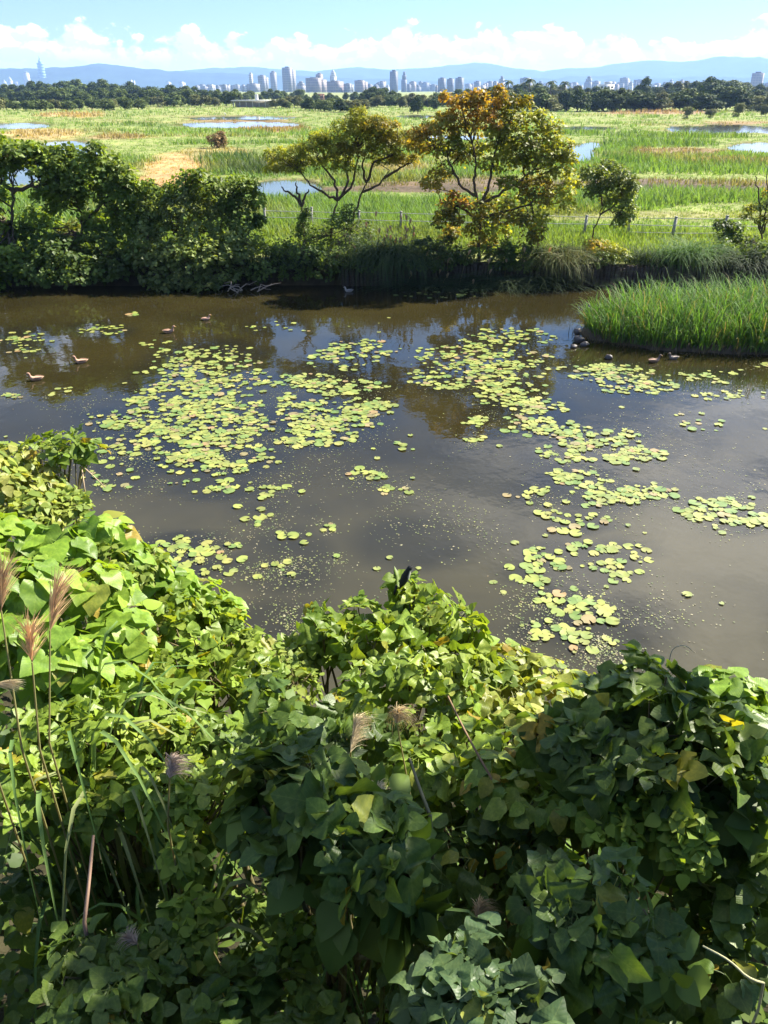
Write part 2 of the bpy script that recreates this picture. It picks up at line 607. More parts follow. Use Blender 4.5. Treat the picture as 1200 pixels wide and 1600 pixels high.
def height(x, y):
    ye = near_edge(x)
    zn = np.where(y < -0.4, 6.9, np.clip((ye - y) / np.maximum(ye - 0.4, 1) * 4.6, -1.2, 5.0))
    zn = zn + 0.25 * (fbm(x * 0.7, y * 0.7) - 0.5)
    yf = far_edge(x)
    zf = -0.9 + 1.85 * sstep(y, yf - 0.05, yf + 0.25) + 0.15 * sstep(y, yf, yf + 5)
    far = np.maximum(zf, -0.9)
    z = np.where(y < (ye + yf) / 2, np.maximum(zn, -0.9), far)
    plain = y > yf + 1.0
    pm, _ = pool_mask(x, y)
    lump = 0.30 * (fbm(x * 0.09, y * 0.09, 3) - 0.42) * sstep(y, 46, 60) + 0.10 * (fbm(x * 0.8, y * 0.8) - 0.5)
    z = np.where(plain, z + np.maximum(lump, -0.08), z)
    z = np.where(plain, z * (1 - pm) + pm * 0.45, z)
    return z


def ground_cols(x, y):
    P = np.stack([x, y, np.full_like(x, PLAIN)], 1)
    px, py = proj(P)
    nz = fbm(x * 0.05, y * 0.03, 3)
    g = np.array([0.17, 0.21, 0.065])[None] * (1 - nz[:, None]) + np.array([0.26, 0.29, 0.11])[None] * nz[:, None]
    bl = np.array([0.13, 0.235, 0.052])[None] * (1 - nz[:, None]) + np.array([0.225, 0.34, 0.09])[None] * nz[:, None]
    band = sstep(fbm(x * 0.035 + 40, y * 0.075 + 9, 3), 0.50, 0.60)
    h = 0.16 + 0.55 * band
    bl = bl * (1 - 0.45 * band[:, None]) + np.array([0.12, 0.21, 0.05])[None] * 0.45 * band[:, None]
    dryb = sstep(fbm(x * 0.03 + 90, y * 0.09 + 70, 3), 0.60, 0.70)[:, None] * 0.4
    bl = bl * (1 - dryb) + np.array([0.30, 0.24, 0.12])[None] * dryb
    g = g * (1 - dryb) + np.array([0.26, 0.21, 0.11])[None] * dryb
    d = np.full(len(x), 1.0)
    n2 = (fbm(x * 0.10 + 31, y * 0.05 + 11, 3) - 0.5) * 1.4
    for e in PATCH:
        q = ell(px, py, e, n2)
        f = (1 - sstep(q, 0.5, 1.25))
        g = g * (1 - f[:, None]) + np.array(e[4])[None] * f[:, None]
        bl = bl * (1 - f[:, None]) + np.array(e[5])[None] * f[:, None]
        h = h * (1 - f) + e[6] * f
        d = d * (1 - f) + e[7] * f
    pm, q = pool_mask(x, y)
    rim = sstep(q, 0.6, 1.1) * (1 - sstep(q, 1.1, 1.6))
    g = g * (1 - 0.6 * rim[:, None]) + np.array([0.15, 0.11, 0.06])[None] * 0.6 * rim[:, None]
    bed = np.array([0.08, 0.065, 0.035])[None]
    g = g * (1 - pm[:, None]) + bed * pm[:, None]
    d = d * (1 - sstep(pm, 0.05, 0.4))
    h = h * (0.25 + 0.75 * sstep(q, 1.2, 3.5))
    return g, bl, h, d


r_near = np.concatenate([np.arange(0.0, 8, 0.8), np.arange(8, 36, 1.4), np.arange(36, 42, 0.2), np.arange(42, 46, 0.5)])
pys = np.arange(366, 148, -1.3)
r_mid = np.array([at_z(600, py, PLAIN)[1] for py in pys])
r_far = np.geomspace(r_mid[-1] * 1.05, 14300, 26)
R = np.concatenate([r_near, r_mid[r_mid > 46.2], r_far])
AZ = np.concatenate([np.linspace(-180, -46, 24)[:-1], np.linspace(-46, 46, 330), np.linspace(46, 180, 24)[1:]]) * math.pi / 180
rr, aa = np.meshgrid(R, AZ, indexing='ij')
gx = (rr * np.sin(aa)).ravel(); gy = (rr * np.cos(aa)).ravel()
gz = height(gx, gy)
gcol, _, _, _ = ground_cols(gx, gy)
soil = np.array([0.028, 0.026, 0.015])
isbank = (gy < near_edge(gx) + 3)
gcol[isbank] = soil
isbed = (gy >= near_edge(gx)) & (gy < far_edge(gx) + 0.4)
gcol[isbed] = (0.06, 0.05, 0.03)
nr, na = len(R), len(AZ)
i = np.arange(nr - 1)[:, None] * na; j = np.arange(na - 1)[None]
GF = np.stack([i + j, i + na + j, i + na + j + 1, i + j + 1], -1).reshape(-1, 4)[:, ::-1]
ground = obj('ground', mesh_np('ground', np.stack([gx, gy, gz], 1), GF, M_GROUND, gcol, smooth=True))
tag(ground, kind='structure')

# lily-pad clusters in photograph pixels on the water: cx, cy, rx, ry, count, where
PADC = [
    (38, 535, 40, 15, 34, 'left edge of the pond below the bushes'), (155, 516, 40, 7, 20, 'left edge of the pond below the bushes'),
    (205, 491, 12, 3, 5, 'left edge of the pond below the bushes'), (20, 620, 26, 5, 6, 'left edge of the pond below the bushes'),
    (100, 612, 25, 6, 5, 'left edge of the pond below the bushes'),
    (330, 560, 85, 20, 90, 'big left raft'), (320, 590, 95, 22, 100, 'big left raft'), (300, 630, 100, 30, 150, 'big left raft'),
    (330, 665, 90, 28, 120, 'big left raft'), (250, 690, 95, 30, 90, 'big left raft'), (340, 715, 90, 25, 60, 'big left raft'),
    (180, 655, 50, 12, 28, 'big left raft'), (170, 745, 40, 22, 14, 'big left raft'), (330, 760, 60, 14, 16, 'big left raft'),
    (355, 735, 35, 10, 14, 'big left raft'),
    (470, 595, 60, 10, 45, 'middle raft'), (540, 605, 60, 10, 45, 'middle raft'), (445, 625, 15, 14, 9, 'middle raft'),
    (520, 650, 85, 26, 110, 'middle raft'), (500, 680, 55, 16, 40, 'middle raft'), (585, 635, 25, 14, 20, 'middle raft'),
    (565, 545, 60, 12, 48, 'middle raft'), (540, 565, 55, 14, 28, 'middle raft'),
    (790, 527, 75, 12, 60, 'raft below the orange tree reflection'), (720, 555, 70, 18, 80, 'raft below the orange tree reflection'),
    (790, 570, 80, 22, 90, 'raft below the orange tree reflection'), (720, 590, 80, 18, 70, 'raft below the orange tree reflection'),
    (800, 615, 60, 20, 60, 'raft below the orange tree reflection'), (830, 640, 60, 18, 40, 'raft below the orange tree reflection'),
    (745, 660, 20, 10, 10, 'raft below the orange tree reflection'), (740, 690, 12, 4, 4, 'raft below the orange tree reflection'),
    (715, 453, 45, 5, 18, 'strip along the far bank'), (850, 450, 40, 4, 14, 'strip along the far bank'), (690, 462, 60, 4, 12, 'strip along the far bank'),
    (955, 585, 62, 14, 75, 'raft in front of the grass islet'), (1000, 605, 60, 10, 45, 'raft in front of the grass islet'),
    (1100, 590, 60, 10, 22, 'raft in front of the grass islet'), (1140, 618, 60, 7, 14, 'raft in front of the grass islet'),
    (1190, 572, 14, 3, 5, 'raft in front of the grass islet'),
    (850, 668, 60, 14, 36, 'right drift'), (930, 685, 70, 14, 46, 'right drift'), (995, 712, 50, 12, 34, 'right drift'),
    (880, 712, 50, 16, 26, 'right drift'), (900, 750, 60, 14, 26, 'right drift'), (1010, 770, 50, 10, 20, 'right drift'),
    (940, 778, 60, 16, 24, 'right drift'), (830, 770, 40, 10, 8, 'right drift'), (1085, 660, 60, 14, 10, 'right drift'),
    (1120, 795, 45, 16, 26, 'cluster at the right edge'), (1165, 815, 40, 14, 22, 'cluster at the right edge'),
    (905, 818, 42, 14, 18, 'near drift'), (850, 800, 40, 12, 7, 'near drift'), (880, 865, 55, 14, 20, 'near drift'), (960, 865, 45, 14, 20, 'near drift'),
    (850, 895, 45, 14, 16, 'near drift'), (940, 895, 50, 12, 15, 'near drift'), (880, 940, 45, 16, 20, 'near drift'), (930, 955, 35, 14, 12, 'near drift'),
    (870, 985, 45, 14, 18, 'near drift'), (930, 1005, 40, 14, 9, 'near drift'), (985, 1040, 30, 14, 6, 'near drift'),
    (400, 805, 26, 12, 8, 'scattered pads in the open middle water'), (440, 770, 36, 12, 7, 'scattered pads in the open middle water'), (460, 845, 30, 14, 6, 'scattered pads in the open middle water'),
    (425, 885, 26, 14, 8, 'scattered pads in the open middle water'), (575, 745, 36, 8, 9, 'scattered pads in the open middle water'),
    (612, 768, 26, 6, 7, 'scattered pads in the open middle water'), (510, 825, 16, 6, 6, 'scattered pads in the open middle water'),
    (530, 872, 8, 3, 2, 'scattered pads in the open middle water'), (470, 690, 60, 10, 10, 'scattered pads in the open middle water'),
    (290, 850, 55, 12, 20, 'cluster beside the near left bank'), (300, 880, 50, 18, 26, 'cluster beside the near left bank'), (365, 870, 22, 16, 7, 'cluster beside the near left bank'),
    (440, 512, 50, 8, 9, 'pads between the rafts'), (250, 540, 30, 8, 6, 'pads between the rafts'), (640, 700, 60, 20, 5, 'pads between the rafts'),
]
# pond: one sheet, the water a little darker where weed grows under the surface
wx = np.linspace(-70, 70, 240); wy = np.concatenate([np.linspace(4, 30, 110), np.linspace(30.3, 40.5, 30)])
WX, WY = np.meshgrid(wx, wy, indexing='ij')
PX, PY = proj(np.stack([WX.ravel(), WY.ravel(), np.zeros(WX.size)], 1))
weed = np.zeros(WX.size)
for (cx, cy, rx, ry, n, _) in PADC:
    if n < 8: continue
    q = ((PX - cx) / (rx * 1.25 + 8)) ** 2 + ((PY - cy) / (ry * 1.35 + 6)) ** 2
    weed = np.maximum(weed, (1 - sstep(q, 0.4, 1.3)) * min(1, n / 20))
for (cx, cy, rx, ry) in [(190, 690, 110, 60), (440, 880, 90, 60), (640, 850, 120, 50), (960, 980, 130, 60), (1100, 770, 120, 50), (430, 970, 90, 40)]:
    q = ((PX - cx) / rx) ** 2 + ((PY - cy) / ry) ** 2
    weed = np.maximum(weed, 0.7 * (1 - sstep(q, 0.3, 1.2)))
weed = weed * (0.45 + 0.9 * fbm(WX.ravel() * 0.9, WY.ravel() * 0.9, 3))
weed = np.clip(weed, 0, 1)[:, None]
near_tone = sstep(-WY.ravel(), -20, -13)[:, None]                    # lighter, greyer water colour towards the near bank
wc = (np.array([[0.024, 0.0205, 0.0075]]) * (1 - near_tone) + np.array([[0.044, 0.041, 0.025]]) * near_tone) * (1 - weed * 0.72) + np.array([[0.010, 0.011, 0.010]]) * weed * 0.72
ni, nj = len(wx), len(wy)
i = np.arange(ni - 1)[:, None] * nj; j = np.arange(nj - 1)[None]
WF = np.stack([i + j, i + nj + j, i + nj + j + 1, i + j + 1], -1).reshape(-1, 4)
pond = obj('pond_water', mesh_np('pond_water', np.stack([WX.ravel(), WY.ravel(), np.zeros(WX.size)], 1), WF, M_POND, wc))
tag(pond, kind='structure')

for pool in POOLS:
    x0, x1 = min(e[0] - e[2] * 1.5 for e in pool), max(e[0] + e[2] * 1.5 for e in pool)
    y0, y1 = min(e[1] - e[3] * 1.5 for e in pool), max(e[1] + e[3] * 1.5 for e in pool)
    Q = [at_z(x0, y1, 0.98), at_z(x1, y1, 0.98), at_z(x1, y0, 0.98), at_z(x0, y0, 0.98)]
    tag(obj('pool_water', mesh_np('pool_water', np.array(Q), np.array([[0, 1, 2, 3]]), M_POOL)), kind='structure')

# ------------------------------------------------------------------ hills far behind the city
M_HILL = solid_mat('hill_forest', (0.030, 0.048, 0.034), 1.0, 0.0, noise=0.004)


def hills(name, dist, deep, prof, seed):
    pxs = np.arange(-700, 1901, 6.0)
    top = np.interp(pxs, [p[0] for p in prof], [p[1] for p in prof])
    nzz = np.random.default_rng(seed)
    top = top + (fbm(pxs * 0.045 + seed, pxs * 0 + seed, 3) - 0.5) * 5.0
    rows = []
    for k, f in enumerate(np.linspace(0, 1, 15)):
        d = dist + deep * f
        prof_h = math.sin(math.pi * min(f * 0.9 + 0.02, 1)) ** 0.8
        pts = []
        for px, tp in zip(pxs, top):
            dr = ray(px, 130.0)
            hd = dr[:2] / np.linalg.norm(dr[:2])
            rt = ray(px, tp)
            hgt = CAM_H + (dist + deep * 0.53) * rt[2] / np.linalg.norm(rt[:2])
            pts.append([hd[0] * d, hd[1] * d, hgt])
        pts = np.array(pts)
        rough = 0.75 + 0.5 * fbm(pts[:, 0] / 600, pts[:, 1] / 600, 4) if 0.35 > f or f > 0.7 else 1.0
        pts[:, 2] = np.maximum(pts[:, 2] * prof_h * rough, 0.0) - (6 if f in (0, 1) else 0)
        pts[:, 2] = np.minimum(pts[:, 2], 405)
        rows.append(pts)
    V = np.concatenate(rows); n = len(pxs)
    i = np.arange(len(rows) - 1)[:, None] * n; j = np.arange(n - 1)[None]
    F = np.stack([i + j, i + j + 1, i + n + j + 1, i + n + j], -1).reshape(-1, 4)
    tag(obj(name, mesh_np(name, V, F, M_HILL, smooth=True)), kind='structure')


hills('far_hills', 10000, 3000, [(-700, 112), (0, 108), (60, 107), (250, 112), (300, 109), (390, 104), (430, 109), (500, 111), (560, 106), (620, 107), (690, 104), (740, 98), (765, 99), (800, 106),
                                 (850, 110), (900, 106), (960, 101), (1000, 96), (1060, 97), (1110, 90), (1140, 88), (1200, 93), (1400, 100), (1900, 110)], 3)
hills('near_hills', 7600, 1900, [(-700, 118), (-100, 112), (0, 109), (60, 107), (110, 105), (140, 102), (158, 97.5), (175, 101), (200, 103), (230, 108), (300, 112), (380, 116), (450, 119), (560, 123), (700, 126),
                                 (850, 122), (960, 118), (1030, 122), (1100, 119), (1200, 123), (1500, 118), (1900, 122)], 8)

# ------------------------------------------------------------------ the air
hb = Bag()
hb.box((0, 0, 204), (29200, 29200, 412))
m, t = new_mat('haze')
pv = t.n('ShaderNodeVolumePrincipled')
pv.inputs['Color'].default_value = (0.34, 0.53, 1.0, 1)
pv.inputs['Density'].default_value = 8.5e-5
pv.inputs['Anisotropy'].default_value = 0.2
o = t.n('ShaderNodeOutputMaterial'); t.link(pv.outputs[0], o.inputs['Volume'])
haze = obj('haze', hb.mesh('haze', m, colors=False))
tag(haze, kind='stuff')

# ------------------------------------------------------------------ city skyline
m, t = new_mat('city_wall')
a = t.n('ShaderNodeAttribute', attribute_name='Col')
tcx = t.n('ShaderNodeTexCoord')
s = t.n('ShaderNodeSeparateXYZ'); t.link(tcx.outputs['Object'], s.inputs[0])
fl = t.math('FRACT', t.math('DIVIDE', s.outputs[2], 6.8))
bay = t.math('FRACT', t.math('DIVIDE', t.math('ADD', s.outputs[0], s.outputs[1]), 7.5))
win = t.math('MULTIPLY', t.math('GREATER_THAN', fl, 0.45), t.math('GREATER_THAN', bay, 0.35))
c = t.mix(t.math('MULTIPLY', win, 0.6), a.outputs['Color'], (0.06, 0.07, 0.09))
p = t.n('ShaderNodeBsdfPrincipled'); t.link(c, p.inputs['Base Color']); p.inputs['Roughness'].default_value = 0.7
o = t.n('ShaderNodeOutputMaterial'); t.link(p.outputs[0], o.inputs[0])
M_CITY = m

GREY = (0.20, 0.19, 0.20); TAN = (0.22, 0.175, 0.155); WHITE = (0.42, 0.41, 0.40); DARK = (0.10, 0.11, 0.135); PINK = (0.24, 0.17, 0.15); CYAN = (0.24, 0.38, 0.38)


def building(px0, px1, top, dist, c, style, label, group=None, rz=1.05):
    p = at_y((px0 + px1) / 2, 135, dist)
    wd = (px1 - px0) * depth(p) / FPX
    tp = at_y((px0 + px1) / 2, top, dist)
    h = tp[2] - 1.0
    e = empty('apartment_tower' if style != 'house' else 'small_house', (p[0], dist, 1.0), label, 'building', group)
    sd = wd / (abs(math.cos(rz)) + abs(math.sin(rz)))
    rs = np.random.default_rng(int(px0 * 10 + top))

    def part(nm, boxes, mat=M_CITY):
        b = Bag()
        for (cx, cy, z0, z1, sx, sy, cc) in boxes:
            b.box((cx, cy, (z0 + z1) / 2), (sx, sy, z1 - z0), cc, rz=0)
        o = obj(nm, b.mesh(nm, mat), e)
        o.rotation_euler = (0, 0, rz)
        return o
    dk = tuple(v * 0.75 for v in c)
    if style == 'slab':
        part('tower_body', [(0, 0, 0, h * 0.93, sd, sd, c)])
        part('roof_house', [(0, 0, h * 0.93, h, sd * 0.5, sd * 0.5, dk)])
        part('stair_shaft', [(sd * 0.52, 0, 0, h * 0.96, sd * 0.06, sd * 0.3, dk)])
    elif style == 'twin':
        part('tower_body', [(-sd * 0.28, 0.02 * sd, 0, h * 0.96, sd * 0.5, sd * 0.9, c)])
        part('tower_wing', [(sd * 0.29, -0.03 * sd, 0, h * 0.86, sd * 0.55, sd * 0.8, c)])
        part('roof_house', [(-sd * 0.28, 0, h * 0.96, h, sd * 0.25, sd * 0.4, dk), (sd * 0.29, 0, h * 0.86, h * 0.91, sd * 0.3, sd * 0.4, dk)])
    elif style == 'step':
        part('tower_body', [(0, 0, 0, h * 0.62, sd, sd, c)])
        part('upper_storeys', [(0, 0, h * 0.62, h * 0.84, sd * 0.75, sd * 0.75, c)])
        part('roof_house', [(0, 0, h * 0.84, h, sd * 0.4, sd * 0.4, dk)])
    elif style == 'spire':
        part('tower_body', [(0, 0, 0, h * 0.7, sd, sd, c)])
        b = Bag(); b.tube([(0, 0, h * 0.7), (0, 0, h * 0.8), (0, 0, h * 0.92), (0, 0, h)], [sd * 0.62, sd * 0.55, sd * 0.25, 0.4], 8, c)
        obj('pointed_roof', b.mesh('pointed_roof', M_CITY), e)
    elif style == 'pagoda':
        b = Bag()
        n = 8; hb_ = h * 0.80
        for k in range(n):
            z0 = h * 0.16 + (hb_ - h * 0.16) * k / n; z1 = h * 0.16 + (hb_ - h * 0.16) * (k + 1) / n - 0.8
            V = []
            for z, f in ((z0, 0.74), (z1, 1.0)):
                V += [[sx * wd * 0.36 * f, sy * wd * 0.36 * f, z] for sx, sy in ((-1, -1), (1, -1), (1, 1), (-1, 1))]
            F = [[0, 3, 2, 1], [4, 5, 6, 7], [0, 1, 5, 4], [1, 2, 6, 5], [2, 3, 7, 6], [3, 0, 4, 7]]
            b2 = Bag(); b2.add(V, F, c)
            o = obj('tower_tier', b2.mesh('tower_tier', M_CITY), e); o.rotation_euler = (0, 0, rz)
        b = Bag(); b.box((0, 0, h * 0.08), (wd * 0.72, wd * 0.72, h * 0.16), c, taper=0.74)
        o = obj('tower_base', b.mesh('tower_base', M_CITY), e); o.rotation_euler = (0, 0, rz)
        b = Bag(); b.box((0, 0, h * 0.84), (wd * 0.32, wd * 0.32, h * 0.08), c, taper=0.8)
        o = obj('tower_crown', b.mesh('tower_crown', M_CITY), e); o.rotation_euler = (0, 0, rz)
        b = Bag(); b.tube([(0, 0, h * 0.88), (0, 0, h * 0.94), (0, 0, h)], [wd * 0.10, wd * 0.05, wd * 0.012], 8, DARK)
        obj('spire', b.mesh('spire', M_CITY), e)
    return e


building(63.5, 75, 87, 7400, CYAN, 'pagoda', 'very tall tiered pale green tower with a spire, left of all others', rz=1.0)
building(40, 49, 112, 6500, WHITE, 'slab', 'white tower left of the tall tiered tower above the trees')
building(14, 21, 119, 6400, WHITE, 'spire', 'white pointed tower near the left edge of the skyline')
building(3, 12, 125, 6400, WHITE, 'step', 'low white building at the left end of the skyline')
building(24, 31, 127, 6450, WHITE, 'slab', 'small white block between two white towers at the left')
building(204, 208, 124, 6000, WHITE, 'slab', 'slim white block, left one of a pair above the left woods')
building(208.5, 212, 125, 6000, WHITE, 'slab', 'slim white block, right one of a pair above the left woods')
building(261, 268, 127, 6000, WHITE, 'twin', 'pale twin block over the middle of the left tree belt')
building(281, 290, 127, 5600, WHITE, 'twin', 'white paired blocks above the right end of the left woods')
building(390, 396, 113, 3200, WHITE, 'slab', 'slim white tower, leftmost of the central tower group')
building(404, 420, 117, 3100, GREY, 'twin', 'grey tower with a white stair side left of the tallest towers')
building(423, 433, 111, 3300, GREY, 'slab', 'narrow grey tower just left of the tallest central tower')
building(442, 463, 104, 3000, GREY, 'twin', 'tallest grey stepped tower in the central city group')
building(478, 511, 121, 2600, TAN, 'twin', 'broad tan double block right of the tallest tower')
building(494, 505, 114, 2900, PINK, 'slab', 'pinkish tower rising behind the broad tan block')
building(516, 526, 108, 3300, WHITE, 'spire', 'white tower with a pointed top in the central group')
building(511, 537, 126, 2500, TAN, 'slab', 'tan block below the white pointed tower')
building(537, 553, 130, 2500, GREY, 'twin', 'low grey double block right of the tan block')
building(554, 575, 125, 2700, TAN, 'twin', 'tan paired blocks at the right end of the central group')
building(463, 478, 127, 2800, GREY, 'step', 'low grey building at the foot of the tallest tower')
building(386, 406, 130, 2900, GREY, 'slab', 'low grey slab at the left of the central group')
building(609, 622, 109, 2700, DARK, 'slab', 'dark grey tower with a small roof block standing alone')
building(627, 636, 112, 3000, DARK, 'step', 'slimmer dark tower with a rounded stepped top beside the dark tower')
building(684, 697, 121, 2700, DARK, 'slab', 'left slab of the dark trio behind the orange tree')
building(698, 710, 122, 2750, DARK, 'slab', 'middle slab of the dark trio behind the orange tree')
building(711, 725, 120, 2700, DARK, 'slab', 'right slab of the dark trio behind the orange tree')
building(778, 789, 119, 2900, GREY, 'step', 'grey stepped tower just left of the palm trees')
building(811, 833, 121, 3100, GREY, 'twin', 'grey paired tower seen between the palm tops')
building(912, 926, 119, 3200, GREY, 'step', 'grey tower with stepped roof above the right woods')
building(924, 938, 126, 3000, GREY, 'slab', 'grey slab to the right of the stepped tower in the right woods')
building(966, 985, 121, 3400, GREY, 'twin', 'hazy twin tower in the right half of the skyline')
building(988, 1013, 124, 3400, GREY, 'twin', 'hazy broad block beside the hazy twin tower')
building(1042, 1053, 124, 3400, WHITE, 'step', 'pale stepped building above the highest tree of the right belt')
building(1060, 1068, 124, 3400, TAN, 'slab', 'pale tan slab right of the highest tree in the right belt')
building(1170, 1192, 112, 2700, TAN, 'slab', 'broad tan tower near the right edge of the skyline')
building(1193, 1206, 129, 2700, GREY, 'slab', 'low grey block at the right edge of the skyline')
rs = np.random.default_rng(77)
FILLG = [(560, 610, 'small hazy city block between the tan group and the dark tower'), (636, 684, 'small hazy city block left of the dark trio'), (726, 778, 'small hazy city block right of the dark trio'),
         (790, 912, 'small hazy city block peeping over the palm grove'), (938, 1042, 'small hazy city block over the middle of the right woods'), (1068, 1170, 'small hazy city block left of the broad tan tower'),
         (360, 392, 'small hazy city block left of the slim white tower'), (300, 360, 'small hazy city block above the bare stretch of the tree belt')]
for (a0, a1, lb) in FILLG:
    x = a0
    while x < a1 - 3:
        wd = rs.uniform(5, 13)
        building(x, min(x + wd, a1), rs.uniform(126, 134) if a0 > 360 else rs.uniform(131, 135), rs.uniform(2700, 4300), [GREY, TAN, GREY, DARK, WHITE][rs.integers(5)], ['slab', 'twin', 'step'][rs.integers(3)], lb, lb.replace('block', 'blocks'))
        x += wd * rs.uniform(0.45, 0.8)

# near buildings among the trees
e = empty('farm_shed', at_z(396, 168, PLAIN), 'long low shed with a pale flat roof among the far trees', 'shed')
b = Bag(); b.box((0, 3, 1.3), (17, 6, 2.6), (0.30, 0.28, 0.26)); obj('wall', b.mesh('wall', M_ATTR), e)
b = Bag(); b.box((0, 2.2, 2.85), (20, 9, 0.5), (0.62, 0.60, 0.57)); obj('roof', b.mesh('roof', M_ATTR), e)
for k in range(7):
    b = Bag(); b.box((-9 + 3 * k, -1.9, 1.3), (0.3, 0.3, 2.6), (0.5, 0.48, 0.45)); obj('post', b.mesh('post', M_ATTR), e)
b = Bag(); b.tube([(1.5, 2, 3.1), (1.5, 2, 5.4)], 0.8, 10, (0.66, 0.66, 0.65)); obj('water_tank', b.mesh('water_tank', M_ATTR), e)
p = at_z(500, 158, PLAIN)
e = empty('brick_house', p, 'small red brick house among the trees below the broad tan block', 'house')
b = Bag(); b.box((0, 4, 2.2), (5.5, 5, 4.4), (0.30, 0.17, 0.13)); obj('wall', b.mesh('wall', M_ATTR), e)
b = Bag(); b.box((0, 4, 4.6), (6.2, 5.6, 0.4), (0.40, 0.24, 0.20)); obj('roof', b.mesh('roof', M_ATTR), e)
for k in range(3):
    b = Bag(); b.box((-1.7 + 1.7 * k, 1.45, 2.8), (0.9, 0.16, 1.2), (0.05, 0.05, 0.06)); obj('window', b.mesh('window', M_ATTR), e)
p = at_z(946, 157, PLAIN)
e = empty('white_block_house', p, 'white flat roofed house showing above the dark right woods', 'house')
b = Bag(); b.box((0, 4, 5.5), (11, 9, 11), (0.75, 0.74, 0.72)); obj('wall', b.mesh('wall', M_ATTR), e)
b = Bag(); b.box((1.5, 4, 11.9), (5, 5, 1.8), (0.7, 0.69, 0.68)); obj('roof_house', b.mesh('roof_house', M_ATTR), e)
for k in range(4):
    b = Bag(); b.box((-4 + 2.6 * k, -0.55, 9.0), (1.5, 0.16, 1.3), (0.08, 0.09, 0.1)); obj('window', b.mesh('window', M_ATTR), e)
for (px, py0, py1) in ((418, 156, 139), (428, 156, 144), (446, 156, 141), (484, 157, 144), (546, 157, 143), (552, 157, 145)):
    p = at_z(px, py0, PLAIN); h = at_y(px, py1, p[1])[2] - PLAIN
    lb = {418: 'leftmost lamp post above the shed roof', 428: 'short lamp post, second from the left behind the shed', 446: 'tall lamp post right of the shed roof', 484: 'lamp post just left of the red brick house',
          546: 'left one of two lamp posts right of the brick house', 552: 'right one of two lamp posts right of the brick house'}[px]
    e = empty('lamp_post', p, lb, 'lamp post', 'lamp posts behind the meadow')
    b = Bag(); b.tube([(0, 0, 0), (0, 0, h)], [0.22, 0.14], 6, (0.6, 0.6, 0.6)); obj('pole', b.mesh('pole', M_ATTR), e)
    b = Bag(); b.tube([(-0.1, 0, h - 0.1), (1.6, 0, h + 0.15)], [0.09, 0.07], 5, (0.6, 0.6, 0.6)); obj('arm', b.mesh('arm', M_ATTR), e)
    b = Bag(); b.box((1.8, 0, h + 0.13), (1.0, 0.4, 0.2), (0.7, 0.7, 0.7)); obj('lamp_head', b.mesh('lamp_head', M_ATTR), e)

# ------------------------------------------------------------------ far trees
DIA = np.array([[0, 0, 0], [0.5, 0.45, 0.10], [0, 1, -0.06], [-0.5, 0.45, 0.10]], float)
DIAF = np.array([[0, 1, 2], [0, 2, 3]])


def frames(d, up):
    """leaf frames: Y along d, Z close to up"""
    Y = norm(d)
    X = norm(np.cross(Y, up))
    Z = np.cross(X, Y)
    return X, Y, Z


def scatter_leaves(c, r, n_tip, per, L, pal, rng, droop=0.35, shell=0.5, flat=1.0, low=-0.5, pet=0.35, spread=0.3):
    """rosettes of leaves at twig tips spread through an ellipsoid; returns P,X,Y,Z,S,C,tips"""
    d = norm(rng.normal(size=(n_tip * 2, 3)))
    d = d[d[:, 2] > low][:n_tip]
    rad = shell + (1 - shell) * rng.random(len(d)) ** 0.6
    tips = np.asarray(c) + d * rad[:, None] * np.asarray(r)
    ax = norm(d * np.array([0.6, 0.6, 0.6]) + np.array([0, 0, 0.75]) + rng.normal(0, 0.25, d.shape))
    k = len(tips)
    ph = (np.arange(per)[None] * 2.399 + rng.random(k)[:, None] * 6.28 + rng.normal(0, 0.25, (k, per))).ravel()
    A = np.repeat(ax, per, 0)
    e1 = norm(np.cross(A, np.array([0.31, 0.87, 0.2])))
    e2 = np.cross(A, e1)
    radial = e1 * np.cos(ph)[:, None] + e2 * np.sin(ph)[:, None]
    lev = np.tile(np.linspace(0.15, 1.0, per), k)
    th = 0.5 + lev * 1.0 + rng.normal(0, 0.18, len(lev))
    dr = norm(A * np.cos(th)[:, None] + radial * np.sin(th)[:, None])
    S = L * (0.55 + 0.5 * lev) * rng.uniform(0.75, 1.2, len(lev))
    T = np.repeat(tips, per, 0)
    P = T + dr * (S * pet)[:, None] + rng.normal(0, L * spread, T.shape) * (1 if spread else 0)
    Yd = norm(dr + np.array([0, 0, -1.0]) * (droop * (0.4 + lev))[:, None] + rng.normal(0, 0.12, dr.shape))
    X, Y, Z = frames(Yd, norm(A * flat + rng.normal(0, 0.25, A.shape)))
    pal = np.asarray(pal)
    ci = np.repeat(rng.integers(len(pal), size=k), per)
    mixc = rng.random(len(ci))[:, None]
    C = pal[ci] * (1 - 0.35 * mixc) + pal[rng.integers(len(pal), size=len(ci))] * 0.35 * mixc
    C = C * np.repeat(rng.uniform(0.8, 1.2, k), per)[:, None] * rng.uniform(0.85, 1.15, len(ci))[:, None]
    return P, X, Y, Z, S, C, tips


FG = {'dark': [(0.055, 0.085, 0.024), (0.080, 0.115, 0.030)], 'mid': [(0.095, 0.135, 0.034), (0.13, 0.17, 0.045)], 'olive': [(0.13, 0.145, 0.05), (0.17, 0.175, 0.06)], 'pale': [(0.17, 0.19, 0.08), (0.21, 0.22, 0.09)]}


